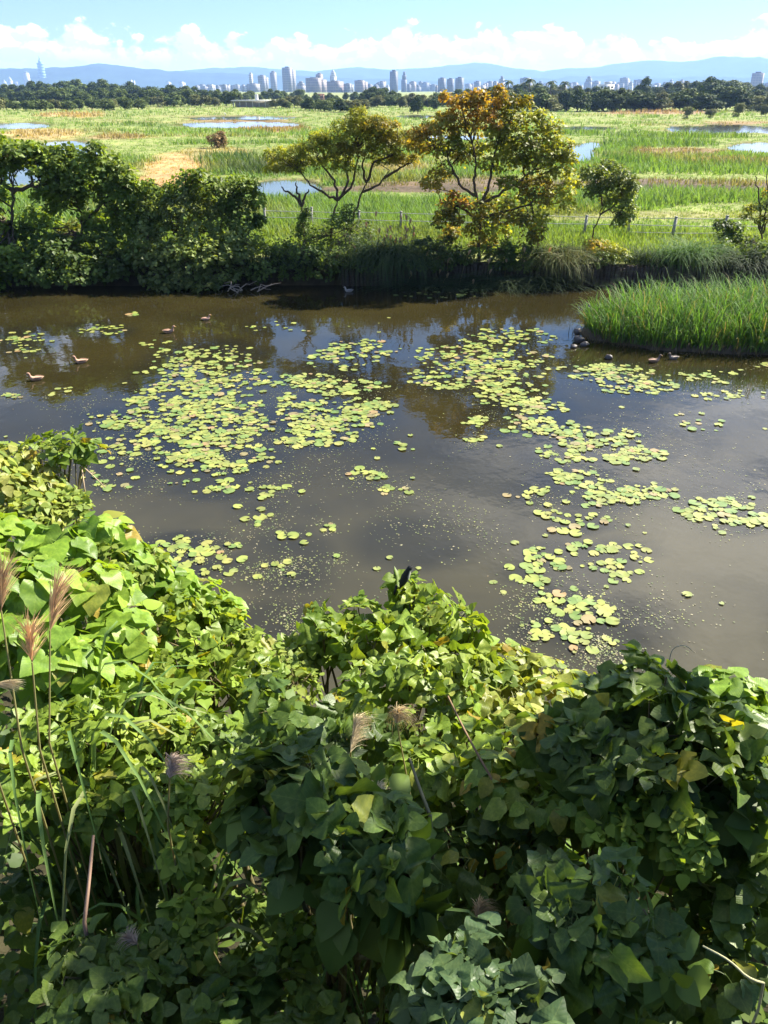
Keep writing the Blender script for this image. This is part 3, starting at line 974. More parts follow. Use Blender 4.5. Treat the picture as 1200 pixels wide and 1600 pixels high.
def far_tree_meshes(kind, seed, pal):
    """crown + trunk meshes, 10 m tall, about 9 m across"""
    rng = np.random.default_rng(seed)
    cb = Bag(); tb = Bag()
    if kind == 'round':
        blobs = [((0, 0, 6.4), (2.8, 2.8, 2.8)), ((0.5, 0, 3.2), (2.6, 2.6, 2.2))]
        for k in range(9):
            a = rng.uniform(0, 6.28); q = rng.uniform(1.6, 3.4)
            blobs.append(((q * math.cos(a), q * math.sin(a), rng.uniform(1.8, 7.4)), (rng.uniform(1.4, 2.1),) * 2 + (rng.uniform(1.2, 1.9),)))
        blobs.append(((rng.uniform(-1, 1), 0, 8.4), (1.5, 1.5, 1.5)))
    elif kind == 'wide':
        blobs = []
        for k in range(14):
            a = rng.uniform(0, 6.28); q = rng.uniform(0.5, 4.2)
            blobs.append(((q * math.cos(a), q * math.sin(a), rng.uniform(1.8, 8.4 - q * 0.6)), (rng.uniform(1.4, 2.3),) * 2 + (rng.uniform(1.2, 1.8),)))
    elif kind == 'bush':
        blobs = [((rng.uniform(-3, 3), rng.uniform(-2, 2), rng.uniform(2, 7)), (rng.uniform(2.0, 2.8),) * 2 + (rng.uniform(1.8, 2.8),)) for k in range(8)]
    if kind != 'palm':
        for c, r in blobs:
            P, X, Y, Z, S, C, _ = scatter_leaves(c, r, 62, 5, 0.75, pal, rng, 0.25, 0.6, 1.0, -0.75)
            C = C * rng.uniform(0.75, 1.25)
            cb.add(*stamp(P, X, Y, Z, S, DIA * np.array([1.2, 1, 1]), DIAF, C))
        tb.tube(curve((0, 0, -0.4), (rng.uniform(-.4, .4), 0, 6), 0, 5, 0.12, rng), np.linspace(0.28, 0.10, 5), 6, (0.1, 0.08, 0.06))
        for c, r in blobs[:5]:
            tb.tube(curve((0, 0, 2.2), c, 0.5, 4, 0.15, rng), np.linspace(0.13, 0.04, 4), 5, (0.1, 0.08, 0.06))
    else:
        tb.tube(curve((0, 0, -0.4), (0.3, 0, 8.4), 0, 6, 0.08, rng), np.linspace(0.24, 0.17, 6), 7, (0.16, 0.13, 0.10))
        for k in range(26):
            a = k * 2.399; up = rng.uniform(-0.5, 1.0)
            tt = np.linspace(0, 1, 8)
            L = rng.uniform(2.2, 3.0)
            x = L * tt * math.cos(0.4 * up); z = 8.4 + L * (up * tt - (0.55 + 0.5 * up) * tt ** 2)
            mid = np.stack([0.3 + x * math.cos(a), x * math.sin(a), z], 1)
            side = np.array([-math.sin(a), math.cos(a), 0.0]); wd = 0.34 * np.sin(np.pi * np.clip(tt * 0.9 + 0.1, 0, 1))
            for sgn in (-1, 1):
                e = mid + side * (wd * sgn)[:, None]; e[:, 2] -= 0.16
                V = np.concatenate([mid, e]); n = 8
                F = np.array([[q, q + 1, n + q + 1, n + q] for q in range(n - 1)])
                cb.add(V, F, np.array(pal[k % 2]))
    return cb.mesh('crown', M_FARTREE), tb.mesh('trunk', M_BARK)


FT = {}
for key, args in {'rd1': ('round', 1, FG['dark']), 'rd2': ('round', 2, FG['dark']), 'rm1': ('round', 3, FG['mid']), 'rm2': ('wide', 4, FG['mid']), 'wd1': ('wide', 5, FG['dark']), 'ol1': ('wide', 6, FG['olive']),
                  'ol2': ('round', 7, FG['olive']), 'bs1': ('bush', 8, FG['mid']), 'bs2': ('bush', 9, FG['pale']), 'bs3': ('bush', 10, FG['olive']), 'pm': ('palm', 12, FG['dark']), 'br': ('bush', 13, [(0.30, 0.20, 0.09), (0.24, 0.16, 0.08)])}.items():
    FT[key] = far_tree_meshes(*args)


def far_tree(px, base, top, key, label, group, wide=1.0, name='tree'):
    p = at_z(px, base, PLAIN)
    h = at_y(px, top, p[1])[2] - PLAIN
    rz = rs.uniform(0, 6.28)
    e = empty(name, p, label, 'tree' if name != 'shrub' else 'shrub', group)
    e.rotation_euler = (0, 0, rz)
    s = h / (9.6 if key != 'pm' else 9.4)
    e.scale = (s * wide, s * wide, s)
    for nm, me in zip(('crown', 'trunk'), FT[key]):
        obj(nm, me, e)


rs = np.random.default_rng(21)


def belt(x0, x1, step, base, top, keys, label, group, wide=1.0, jit=(3, 4), name='tree'):
    x = x0
    while x < x1:
        f = (x - x0) / max(1, x1 - x0)
        b_ = np.interp(f, np.linspace(0, 1, len(base)), base); t_ = np.interp(f, np.linspace(0, 1, len(top)), top)
        far_tree(x, b_ + rs.uniform(-jit[0], jit[0]) * 0.4, t_ + rs.uniform(-jit[1], jit[1]), keys[rs.integers(len(keys))], label + (' near its left end', ' near its middle', ' near its right end')[min(2, int(f * 3))] if x1 - x0 > 100 else label, group, wide * rs.uniform(1.05, 1.6), name)
        x += step * rs.uniform(0.6, 1.1)


belt(-40, 370, 15, [157, 157, 158, 158], [140, 136, 128, 127, 131, 136, 140, 141], ['rd1', 'rd2', 'wd1', 'rm1'], 'dark tree in the back row of the left woods', 'back row of the left woods')
belt(-45, 372, 17, [161, 163, 165, 165], [146, 142, 140, 138, 142, 142, 146], ['rd1', 'rm1', 'rm2', 'wd1'], 'rounded green tree in the middle of the left woods', 'trees in the middle of the left woods')
belt(-50, 230, 22, [172, 173, 171], [151, 152, 153, 152], ['bs1', 'rm2', 'bs3', 'bs1'], 'light green bushy tree along the front of the left woods', 'front row of the left woods', 1.15)
belt(230, 345, 16, [167, 167], [150, 148, 153], ['bs1', 'rm1', 'bs3'], 'bushy tree at the meadow end of the left woods', 'meadow end of the left woods', 1.1)
belt(345, 475, 13, [159, 158, 157], [147, 145, 143, 141, 143], ['rm1', 'rm2', 'rd1', 'bs1'], 'tree behind the long low shed', 'trees behind the shed')
belt(430, 480, 12, [168, 169], [154, 152, 150], ['bs3', 'bs1', 'rm1'], 'bushy tree at the right end of the shed', 'trees at the right end of the shed', 1.2)
belt(470, 600, 14, [158, 158], [146, 147, 147, 146], ['rm1', 'rd2', 'bs1'], 'tree along the foot of the central towers', 'trees below the central towers')
belt(484, 570, 13, [173, 175, 174], [154, 153, 155, 156], ['bs1', 'rm2', 'bs3', 'rd1'], 'green bushy tree behind the feathery tree', 'trees behind the feathery tree', 1.2)
belt(566, 622, 11, [164, 164], [142, 137, 138, 143], ['rd1', 'rd2', 'wd1'], 'dark tall tree in the clump below the lone dark tower', 'dark clump below the lone dark tower')
belt(590, 700, 13, [167, 167], [148, 150, 147], ['ol1', 'rm2', 'ol2'], 'olive tree in the low row behind the round dark tree', 'low olive row')
far_tree(653, 178, 150, 'rd1', 'single round dark tree on the meadow left of the orange tree', None, 1.0)
far_tree(678, 172, 152, 'rd2', 'dark tree between the round dark tree and the orange tree', None, 1.0)
belt(690, 800, 14, [166, 166], [146, 140, 138], ['rm1', 'ol1', 'rd1'], 'tree behind the crown of the orange tree', 'trees behind the orange tree')
belt(770, 1240, 14, [160, 160], [134, 134, 137, 139, 138, 131, 127, 133, 140], ['rd1', 'rm1', 'rd2', 'ol2'], 'tree in the back row of the right woods', 'back row of the right woods')
belt(775, 1240, 17, [174, 174, 173, 174], [143, 140, 140, 143, 144, 142, 139, 142, 146], ['rd1', 'wd1', 'rd2', 'ol1', 'rm1', 'rm2'], 'dark tree along the front of the right woods', 'front row of the right woods', 1.15)
for (x, tpp, lb) in ((793, 123, 'palm with a round head, leftmost of the palms'), (826, 120, 'tallest palm above the right woods'), (858, 124, 'palm leaning over the woods right of the tallest palm'), (880, 125, 'rightmost palm above the right woods'), (812, 130, 'low palm between the two tallest palms'), (841, 131, 'low palm right of the tallest palm')):
    far_tree(x, 163, tpp, 'pm', lb, 'palms above the right woods', 0.95, 'palm_tree')
far_tree(1005, 165, 122, 'rd1', 'tall domed dark tree, left one of the highest pair in the right woods', None, 0.9)
far_tree(1103, 166, 122, 'rd2', 'tallest domed tree in the right woods', None, 1.2)
far_tree(1073, 186, 166, 'bs2', 'pale shrub on the meadow, left of the pale shrub pair', 'pale shrubs before the right woods', 0.9, 'shrub')
far_tree(1110, 184, 170, 'bs2', 'low pale shrub, middle one before the right woods', 'pale shrubs before the right woods', 1.4, 'shrub')
far_tree(1153, 183, 160, 'bs2', 'large pale shrub before the right woods near the right edge', 'pale shrubs before the right woods', 1.0, 'shrub')
far_tree(1196, 182, 162, 'bs3', 'olive shrub before the right woods at the frame edge', 'pale shrubs before the right woods', 1.0, 'shrub')
far_tree(342, 231, 203, 'br', 'dry brown bush standing alone on the meadow', None, 1.1, 'shrub')
# ------------------------------------------------------------------ grass of the wetland plain
BL3 = np.array([[-0.5, 0, 0], [0.5, 0, 0], [-0.36, 0.55, 0.07], [0.36, 0.55, 0.07], [0, 1, 0.30]], float)
BL3F = np.array([[0, 1, 3], [0, 3, 2], [2, 3, 4]])
rng = np.random.default_rng(31)


def blades(P, h, wd, Cb, rng, lean=0.35, per=6, spread=0.25, T=BL3, TF=BL3F):
    n = len(P)
    Pk = np.repeat(P, per, 0)
    hh = np.repeat(h, per) * rng.uniform(0.55, 1.15, n * per)
    off = rng.normal(0, 1, (n * per, 2)) * (np.repeat(h, per) * spread)[:, None]
    Pk = Pk.copy(); Pk[:, :2] += off
    a = rng.uniform(0, 6.283, n * per)
    Ln = np.abs(rng.normal(0, lean, n * per))
    Y = norm(np.stack([np.cos(a) * Ln, np.sin(a) * Ln, np.ones_like(a)], 1))
    X = norm(np.stack([-np.sin(a), np.cos(a), np.zeros_like(a)], 1) + rng.normal(0, 0.3, (n * per, 3)) * np.array([1, 1, 0]))
    Z = np.cross(X, Y)
    C = np.repeat(Cb, per, 0) * rng.uniform(0.75, 1.3, (n * per, 1)) * rng.uniform(0.93, 1.07, (n * per, 3))
    S = np.stack([np.repeat(wd, per) * rng.uniform(0.7, 1.3, n * per), hh, hh], 1)
    return stamp(Pk, X, Y, Z, S, T, TF, C)


N = 52000
py = rng.uniform(158, 392, N) ** 1.0
rad = (CAM_H - PLAIN) / np.tan(PITCH - np.arctan((800 - py) / FPX))
az = rng.uniform(-40, 40, N) * math.pi / 180
x = rad * np.sin(az); y = rad * np.cos(az)
ok = (y > far_edge(x) + 0.35)
x, y = x[ok], y[ok]
_, bl, h, d = ground_cols(x, y)
ok = rng.random(len(x)) < d
x, y, bl, h = x[ok], y[ok], bl[ok], h[ok]
dist = np.hypot(x, y)
z = height(x, y)
near = 1 - sstep(y, 43, 52)
h = h * (1 - near) + near * rng.uniform(0.15, 0.45, len(h))
bl = bl * (1 - near[:, None]) + near[:, None] * (np.array([0.20, 0.28, 0.055])[None])
hs = h * np.clip(0.8 + 0.9 * fbm(x * 0.5, y * 0.4, 2), 0.6, 1.6)
hs = np.maximum(np.minimum(hs, 0.5 + dist * 0.02), 0.0022 * dist)
wd = np.minimum(0.026 + dist * 0.0008, np.maximum(hs, 0.12) / 4.5)
V, F, C = blades(np.stack([x, y, z - 0.05], 1), hs, wd, bl, rng, 0.34, 8, 0.75)
tag(obj('wetland_grass', mesh_np('wetland_grass', V, F, M_GRASS, C)), 'green and dry grass covering the wetland meadow behind the fence', 'grass', kind='stuff')

# grass hanging over the edge of the far bank
LONG = np.array([[-0.5, 0, 0], [0.5, 0, 0], [-0.5, 0.35, 0.02], [0.5, 0.35, 0.02], [-0.38, 0.65, 0.12], [0.38, 0.65, 0.12], [-0.2, 0.86, 0.30], [0.2, 0.86, 0.30], [0, 0.93, 0.50]], float)
LONGF = np.array([[0, 1, 3], [0, 3, 2], [2, 3, 5], [2, 5, 4], [4, 5, 7], [4, 7, 6], [6, 7, 8]])
n = 1000
x = rng.uniform(-24, 26, n); y = far_edge(x) + 0.25 + np.abs(rng.normal(0, 0.9, n))
keep = rng.random(n) < (0.25 + 0.9 * sstep(fbm(x * 0.6, x * 0 + 3, 2), 0.35, 0.6))
x, y = x[keep], y[keep]
pcol = np.array([(0.045, 0.075, 0.02)]) * (0.7 + 0.6 * rng.random((len(x), 1)))  # darkened grass colour stands in for shade on the bank front
V, F, C = blades(np.stack([x, y, height(x, y)], 1), rng.uniform(0.5, 1.05, len(x)), np.full(len(x), 0.03), pcol, rng, 0.75, 8, 0.25, LONG, LONGF)
tag(obj('bank_grass', mesh_np('bank_grass', V, F, M_GRASS, C)), 'dark tufts of grass along the edge of the far bank', 'grass', kind='stuff')

# ------------------------------------------------------------------ timber pile wall of the far bank
M_LOG = solid_mat('weathered_log', (0.075, 0.06, 0.045), 0.9, 0.1, noise=9.0, bump=0.8)
wall = empty('pile_wall', (0, far_edge(np.array([0.0]))[0], 0), 'low retaining wall of upright weathered logs along the far bank', 'retaining wall')
lb_ = Bag()
k = 9
lb_.tube([(0, 0, -0.6), (0, 0, 0.2), (0.01, 0, 0.97), (0.01, 0, 1.0)], [0.085, 0.083, 0.08, 0.055], k)
LOGM = [lb_.mesh('log', M_LOG, smooth=False, colors=False)]
x = -2.0; wy0 = wall.location.y
while x < 21.5:
    yv = float(far_edge(np.array([x]))[0]) - 0.12
    o = obj('log', LOGM[0], wall, (x, yv - wy0 + random.uniform(-0.02, 0.02), random.uniform(-0.12, 0.02)))
    o.rotation_euler = (random.uniform(-0.04, 0.02), random.uniform(-0.03, 0.03), random.uniform(0, 6.28))
    s = random.uniform(0.85, 1.12); o.scale = (s, s, random.uniform(0.9, 1.05))
    x += 0.168 * s + random.uniform(0.0, 0.02)

# ------------------------------------------------------------------ rail fence
M_CONC = solid_mat('fence_concrete', (0.30, 0.29, 0.27), 0.85, 0.2, noise=7.0, bump=0.3)
M_RAIL = solid_mat('fence_rail', (0.42, 0.42, 0.40), 0.6, 0.3, noise=5.0)
fpx = [(415, 358), (487, 359), (560, 361), (626, 363), (706, 365), (776, 366), (845, 367), (912, 369), (980, 370), (1050, 372), (1128, 372), (1206, 372), (1285, 372)]
fp = [at_z(a, b_, PLAIN + 0.02) for a, b_ in fpx]
fence = empty('rail_fence', fp[0], 'weathered grey post and rail fence along the path on the far bank', 'fence')
pb = Bag(); pb.box((0, 0, 0.57), (0.13, 0.13, 1.22))
cb_ = Bag(); cb_.box((0, 0, 1.205), (0.145, 0.145, 0.05)); CAPM = cb_.mesh('cap', M_CONC, colors=False)
PM_ = pb.mesh('post', M_CONC, colors=False)
for q, p in enumerate(fp):
    o = obj('post', PM_, fence, p - fp[0])
    o.rotation_euler = (random.uniform(-0.03, 0.03), random.uniform(0.0, 0.06), random.uniform(-0.1, 0.1))
    o.scale = (1, 1, random.uniform(0.92, 1.06))
    obj('cap', CAPM, o)
    if q + 1 < len(fp):
        for hgt in (1.05, 0.66, 0.27):
            if hgt == 0.27 and q not in (8, 2, 9): continue
            r = Bag()
            a_ = p - fp[0] + np.array([0.02, 0, hgt + random.uniform(-0.03, 0.03)]); c_ = fp[q + 1] - fp[0] + np.array([0.02, 0, hgt + random.uniform(-0.03, 0.03)])
            r.tube(curve(a_, c_, -0.02, 4), 0.019, 6)
            obj('rail', r.mesh('rail', M_RAIL, colors=False), fence)

# ------------------------------------------------------------------ trees and shrubs of the far bank
def bank_tree(name, label, cat, base, trunks, blobs, L, per, tips, pal, seed, Y=41.0, trunk_r=0.13, droop=0.4, flat=1.0, shell=0.35, twig_every=2, wob=0.12, tmpl=None, low=-0.6, bark=None, dens=1.0, grow=1.0, sprigs=0):
    """base (px,py) ; trunks: polylines in px (px,py,Y) ; blobs (px,py,rx,ry[,pal,dY]) in photo pixels at depth Y"""
    rng = np.random.default_rng(seed)
    B = at_y(base[0], base[1], Y)
    B[2] = float(height(np.array([B[0]]), np.array([Y]))[0]) - 0.1
    e = empty(name, B, label, cat)
    tb = Bag(); lb = Bag(); lim_b = Bag()
    ends = []
    for tr in trunks:
        pts = np.array([at_y(p[0], p[1], Y + (p[2] if len(p) > 2 else 0)) for p in tr])
        if abs(tr[0][0] - base[0]) < 3 and abs(tr[0][1] - base[1]) < 3:
            pts[0] = B
        # resample for a slight bend
        m = np.linspace(0, len(pts) - 1, len(pts) * 3)
        q = np.stack([np.interp(m, np.arange(len(pts)), pts[:, k]) for k in range(3)], 1)
        q[1:-1] += rng.normal(0, 0.03, (len(q) - 2, 3))
        r0 = trunk_r * (tr[0][3] if len(tr[0]) > 3 else 1.0)
        tb.tube(q, np.linspace(r0, r0 * 0.35, len(q)), 7)
        ends += [(q[k], r0 * (1 - 0.65 * k / len(q))) for k in range(len(q) // 2, len(q))]
    blobs = list(blobs)
    for k in range(sprigs):                   # short leafy shoots that break up the outline
        b0 = blobs[rng.integers(len(blobs) - k)]
        a0 = rng.uniform(-0.3, 3.4)
        blobs.append((b0[0] + math.cos(a0) * b0[2] * grow * 1.05, b0[1] - math.sin(a0) * b0[3] * grow * 1.1, rng.uniform(6, 11), rng.uniform(4, 8), b0[4] if len(b0) > 4 else None) + ((b0[5],) if len(b0) > 5 else ()))
    for bl_ in blobs:
        px, py, rx, ry = bl_[0], bl_[1], bl_[2] * grow, bl_[3] * grow
        pl_ = bl_[4] if len(bl_) > 4 and bl_[4] is not None else pal
        dY = bl_[5] if len(bl_) > 5 else rng.uniform(-0.6, 0.6)
        Yk = Y + dY
        c = at_y(px, py, Yk)
        while Yk > 35.5:                      # low boughs hang forward over the bank and the water
            g_ = 0.0 if Yk < far_edge(np.array([c[0]]))[0] else 1.1
            if c[2] - ry * depth(c) / FPX * 0.55 > g_ + 0.05: break
            Yk -= 0.2
            c = at_y(px, py, Yk)
        s = depth(c) / FPX
        r = np.array([rx * s, max(rx * s * 0.9, 0.4), ry * s * 1.05])
        nt = int(3.4 * tips * dens * (r[0] * r[2] + 0.4 * r[0]) + 6)
        P, X, Yv, Z, S, C, tp = scatter_leaves(c, r, nt, per, L, pl_, rng, droop, shell, flat, low, 0.3, 0.25)
        C = C * rng.uniform(0.72, 1.3)
        T_ = DIA if tmpl is None else tmpl
        lb.add(*stamp(P, X, Yv, Z, S, T_ * np.array([0.9, 1, 1]), DIAF, C))
        # limb from the closest trunk end, twigs to some of the leaf clusters
        k = int(np.argmin([np.linalg.norm(e_[0] - c) + (0.8 if e_[0][2] > c[2] else 0) for e_ in ends]))
        st, r0 = ends[k]
        limb = curve(st, c, 0.12, 6, wob, rng)
        rl = min(r0 * 0.7, 0.06)
        lim_b.tube(limb, np.linspace(rl, 0.018, 6), 5, cap=False)
        for q in tp[::twig_every * 3]:
            s0 = limb[rng.integers(2, 6)]
            lim_b.tube(curve(s0, q, 0.05, 4, 0.05, rng), np.linspace(0.016, 0.005, 4), 3, cap=False)
    tk = obj('trunk', tb.mesh('trunk', bark or M_BARK, smooth=True, colors=False, off=B), e)
    obj('limb', lim_b.mesh('limb', bark or M_BARK, smooth=True, colors=False, off=B), tk)
    cr = obj('crown', lb.mesh('crown', M_TREE, off=B), e)
    return e


G1 = [(0.165, 0.235, 0.038), (0.21, 0.285, 0.047), (0.115, 0.18, 0.034)]
G2 = [(0.18, 0.235, 0.065), (0.235, 0.285, 0.095), (0.13, 0.18, 0.05)]
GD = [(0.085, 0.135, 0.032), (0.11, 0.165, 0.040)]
GY = [(0.16, 0.18, 0.03), (0.12, 0.16, 0.03), (0.20, 0.19, 0.04)]
GO = [(0.27, 0.295, 0.042), (0.33, 0.33, 0.048), (0.195, 0.235, 0.036)]
YE = [(0.34, 0.26, 0.03), (0.24, 0.22, 0.03), (0.12, 0.14, 0.03)]
OR = [(0.42, 0.22, 0.045), (0.42, 0.28, 0.055), (0.30, 0.21, 0.04), (0.26, 0.22, 0.04)]
BR = [(0.30, 0.25, 0.045), (0.23, 0.24, 0.04), (0.36, 0.26, 0.05)]

bank_tree('tree', 'leafy tree with a flat dark crown at the left edge of the far bank', 'tree', (12, 445),
          [[(12, 445), (16, 400), (18, 350), (21, 305), (20, 290)], [(20, 300), (45, 292), (66, 290)], [(20, 298), (5, 288), (-20, 280)]],
          [(10, 236, 34, 13), (45, 248, 26, 14), (-25, 250, 40, 20), (62, 266, 20, 14), (5, 268, 22, 10), (30, 255, 24, 10), (-20, 300, 40, 25), (-35, 350, 40, 40), (15, 400, 16, 16), (22, 425, 12, 12), (-2, 440, 16, 12), (-30, 420, 40, 30), (-5, 350, 12, 22)],
          0.25, 7, 16, G1, 101, 40.6, 0.12, grow=1.15, sprigs=22)
bank_tree('tree', 'broad bushy green tree between the left edge tree and the big overhanging bush', 'tree', (118, 440),
          [[(118, 440), (122, 395), (128, 350), (120, 310)], [(128, 350), (160, 320), (175, 300)]],
          [(90, 258, 32, 18), (130, 255, 34, 20), (165, 258, 26, 20), (190, 280, 22, 22), (95, 290, 30, 24), (140, 290, 40, 24), (178, 310, 28, 20), (70, 305, 18, 16), (110, 320, 26, 16), (200, 305, 14, 14),
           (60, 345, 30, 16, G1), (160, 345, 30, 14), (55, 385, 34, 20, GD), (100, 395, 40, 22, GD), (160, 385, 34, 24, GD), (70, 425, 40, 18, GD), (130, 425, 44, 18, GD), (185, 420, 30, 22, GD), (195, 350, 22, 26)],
          0.25, 7, 16, G1, 102, 41.0, 0.11, grow=1.18, sprigs=40)
bank_tree('shrub', 'yellowish small shrub glowing in the gap under the broad bushy tree', 'shrub', (104, 400), [[(104, 400), (104, 380), (108, 365)]],
          [(95, 362, 16, 12, GY), (115, 355, 16, 12, GY), (105, 372, 18, 8, GY)], 0.15, 6, 26, GY, 103, 42.5, 0.05)
bank_tree('shrub', 'big rounded bush overhanging the pond with pale leaf rosettes', 'shrub', (310, 452),
          [[(310, 452), (300, 400), (280, 350), (285, 320)], [(305, 430), (340, 380), (350, 330)], [(310, 445), (350, 410), (380, 380, -1.0)], [(305, 445), (250, 415, -0.5), (235, 400, -1)], [(308, 448), (300, 440, -1.5), (290, 432, -2.2)]],
          [(255, 305, 26, 16, G1), (295, 290, 30, 14, G1), (330, 295, 26, 16, G1), (372, 292, 26, 14, G1), (385, 315, 16, 20, G1), (240, 335, 28, 22), (285, 325, 34, 22), (335, 325, 34, 22), (375, 340, 26, 22, GD), (230, 370, 26, 24),
           (270, 365, 34, 24), (320, 360, 36, 24), (365, 375, 30, 22, None, -1.0), (240, 405, 30, 22, None, -1.0), (285, 400, 34, 22, None, -1.2), (335, 400, 36, 20, None, -1.3), (380, 395, 22, 18, None, -1.0),
           (250, 432, 30, 14, None, -1.8), (300, 430, 36, 16, None, -2.0), (345, 430, 30, 14, None, -1.8), (225, 345, 20, 20, GD), (318, 445, 26, 8, None, -2.4), (265, 446, 22, 7, None, -2.2), (215, 400, 20, 20, GD)],
          0.21, 7, 18, G2, 104, 40.4, 0.08, grow=1.18, sprigs=50)
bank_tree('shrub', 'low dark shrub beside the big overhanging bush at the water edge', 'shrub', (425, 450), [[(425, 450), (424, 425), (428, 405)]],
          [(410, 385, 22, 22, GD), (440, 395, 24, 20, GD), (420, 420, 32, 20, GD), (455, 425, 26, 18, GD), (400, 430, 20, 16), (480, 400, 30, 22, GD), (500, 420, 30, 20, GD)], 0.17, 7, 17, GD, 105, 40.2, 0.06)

FE = np.array([[0, 0, 0], [0.28, 0.5, 0.05], [0, 1, -0.05], [-0.28, 0.5, 0.05]], float)
bank_tree('tree', 'feathery olive tree with a spreading flat crown on bare forked limbs', 'tree', (515, 372),
          [[(515, 372), (518, 345), (525, 322), (528, 312)], [(528, 314), (505, 300), (484, 288), (470, 270)], [(528, 312), (524, 285), (505, 262), (495, 245)], [(528, 312), (545, 285), (540, 262), (548, 235)],
           [(545, 372, 0.4), (553, 335, 0.4), (566, 300, 0.4), (575, 280, 0.4)], [(566, 300, 0.4), (592, 288, 0.3), (602, 275, 0.2)], [(575, 282, 0.4), (582, 255), (610, 243), (632, 234)], [(573, 285, 0.4), (566, 262), (570, 240)], [(600, 278, 0.2), (625, 262), (645, 252)], [(528, 313), (550, 290), (556, 262), (560, 230)]],
          [(440, 248, 22, 10, GO), (462, 240, 26, 10, GO), (490, 228, 28, 12, GO), (515, 215, 28, 12, GO), (545, 200, 30, 13, GO), (565, 186, 24, 10, GO), (590, 196, 24, 10, YE), (560, 212, 30, 12, GO), (585, 215, 28, 12, YE),
           (610, 210, 22, 10, GO), (625, 225, 20, 12, YE), (600, 232, 26, 12, GO), (530, 235, 30, 10, GO), (555, 240, 24, 10, YE), (480, 255, 30, 8, GO), (510, 250, 26, 8, GO), (450, 264, 24, 7, GO), (640, 215, 16, 12, YE), (535, 262, 26, 8, GO), (600, 250, 24, 9, GO), (625, 250, 18, 9, YE)],
          0.15, 14, 26, GO, 106, 41.6, 0.075, 0.35, 1.0, 0.3, 4, 0.10, FE, grow=1.1, sprigs=26)
bank_tree('tree', 'small half bare tree with an ivy clad trunk left of the feathery tree', 'tree', (475, 380),
          [[(475, 380), (474, 352), (472, 330), (470, 318)], [(471, 322), (462, 308), (448, 300), (440, 292)], [(470, 318), (465, 300), (462, 285)], [(471, 322), (478, 305), (482, 296)]],
          [(474, 350, 10, 16, GD), (478, 335, 8, 10, GD), (470, 362, 12, 12, GD)], 0.12, 7, 60, GD, 107, 41.6, 0.08)
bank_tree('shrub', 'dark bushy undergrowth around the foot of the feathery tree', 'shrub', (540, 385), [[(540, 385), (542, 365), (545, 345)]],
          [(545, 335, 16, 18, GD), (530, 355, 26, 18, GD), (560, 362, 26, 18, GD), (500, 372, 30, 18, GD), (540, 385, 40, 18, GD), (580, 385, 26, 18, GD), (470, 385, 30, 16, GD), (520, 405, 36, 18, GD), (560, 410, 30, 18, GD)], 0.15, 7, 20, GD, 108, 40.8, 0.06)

bank_tree('tree', 'orange and green autumn tree with a rounded crown behind the fence', 'tree', (748, 405),
          [[(748, 405), (750, 360), (752, 325), (742, 304)], [(742, 306), (720, 290), (706, 266), (700, 245)], [(745, 308), (740, 285), (745, 255), (738, 225)], [(752, 322), (765, 290), (770, 250), (780, 215)], [(755, 318), (785, 300), (810, 285), (835, 265)], [(754, 340), (790, 330), (830, 318)], [(752, 345), (720, 325), (700, 318)]],
          [(715, 160, 20, 14, OR), (745, 152, 16, 10, OR), (772, 158, 22, 12, OR), (735, 175, 26, 12, OR), (800, 165, 22, 13, YE), (700, 185, 22, 14, BR), (680, 205, 24, 16, BR), (665, 230, 18, 18, BR), (690, 232, 22, 16, GO), (655, 212, 14, 12, OR),
           (725, 200, 28, 16, BR), (765, 190, 26, 14, OR), (800, 190, 28, 16, GO), (835, 185, 26, 16, GO), (858, 205, 22, 16, GO), (868, 230, 24, 18, GO), (850, 250, 28, 18, GO), (820, 220, 32, 20, GO), (785, 225, 24, 18, GO),
           (815, 255, 30, 18, GO), (885, 245, 16, 18, GO), (870, 270, 26, 16, GO), (838, 282, 28, 14, YE), (720, 250, 18, 12, YE), (690, 270, 20, 12, BR), (680, 292, 14, 8, BR), (740, 240, 16, 14, GO), (770, 260, 20, 14, GO), (795, 285, 22, 12, GO),
           (715, 318, 26, 10, OR), (755, 330, 26, 14, YE), (790, 318, 28, 14, GO), (835, 310, 28, 14, YE), (870, 318, 26, 16, GO), (885, 300, 14, 14, GO), (770, 360, 24, 16, GO), (740, 360, 20, 20, YE), (805, 345, 26, 14, YE), (765, 382, 18, 12, YE), (835, 345, 22, 14, GO), (705, 345, 18, 12, YE), (700, 372, 14, 10, BR), (830, 372, 18, 10, YE)],
          0.20, 7, 13, GO, 109, 39.9, 0.085, 0.45, 0.9, 0.2, grow=1.15, sprigs=40)
bank_tree('tree', 'small slender tree with pale green leaves beside the fence, right of the orange tree', 'tree', (922, 385),
          [[(922, 385), (928, 358), (938, 335), (945, 315)], [(938, 335), (955, 325), (968, 312)], [(942, 322), (935, 300), (930, 280)]],
          [(925, 272, 18, 14), (950, 265, 22, 12), (970, 280, 22, 14), (945, 290, 24, 14), (975, 305, 18, 14), (960, 315, 22, 12), (980, 332, 14, 14), (970, 345, 12, 12), (925, 300, 12, 10), (985, 295, 10, 12)],
          0.18, 7, 26, G2, 110, 41.6, 0.05, grow=1.15)
bank_tree('tree', 'half bare twiggy tree leaning at the right edge of the far bank', 'tree', (1193, 385),
          [[(1193, 385), (1190, 362), (1180, 345), (1170, 335)], [(1190, 362), (1196, 335), (1200, 300), (1198, 272)], [(1188, 358), (1188, 325), (1182, 292), (1180, 275)], [(1192, 365), (1202, 340), (1215, 315)]],
          [(1175, 328, 16, 9, GO), (1198, 322, 18, 14, G2), (1205, 300, 14, 14, BR), (1165, 340, 10, 6, GO), (1215, 340, 20, 16, G2), (1190, 345, 12, 8, GO)], 0.13, 6, 28, GO, 111, 43.2, 0.055, twig_every=1)
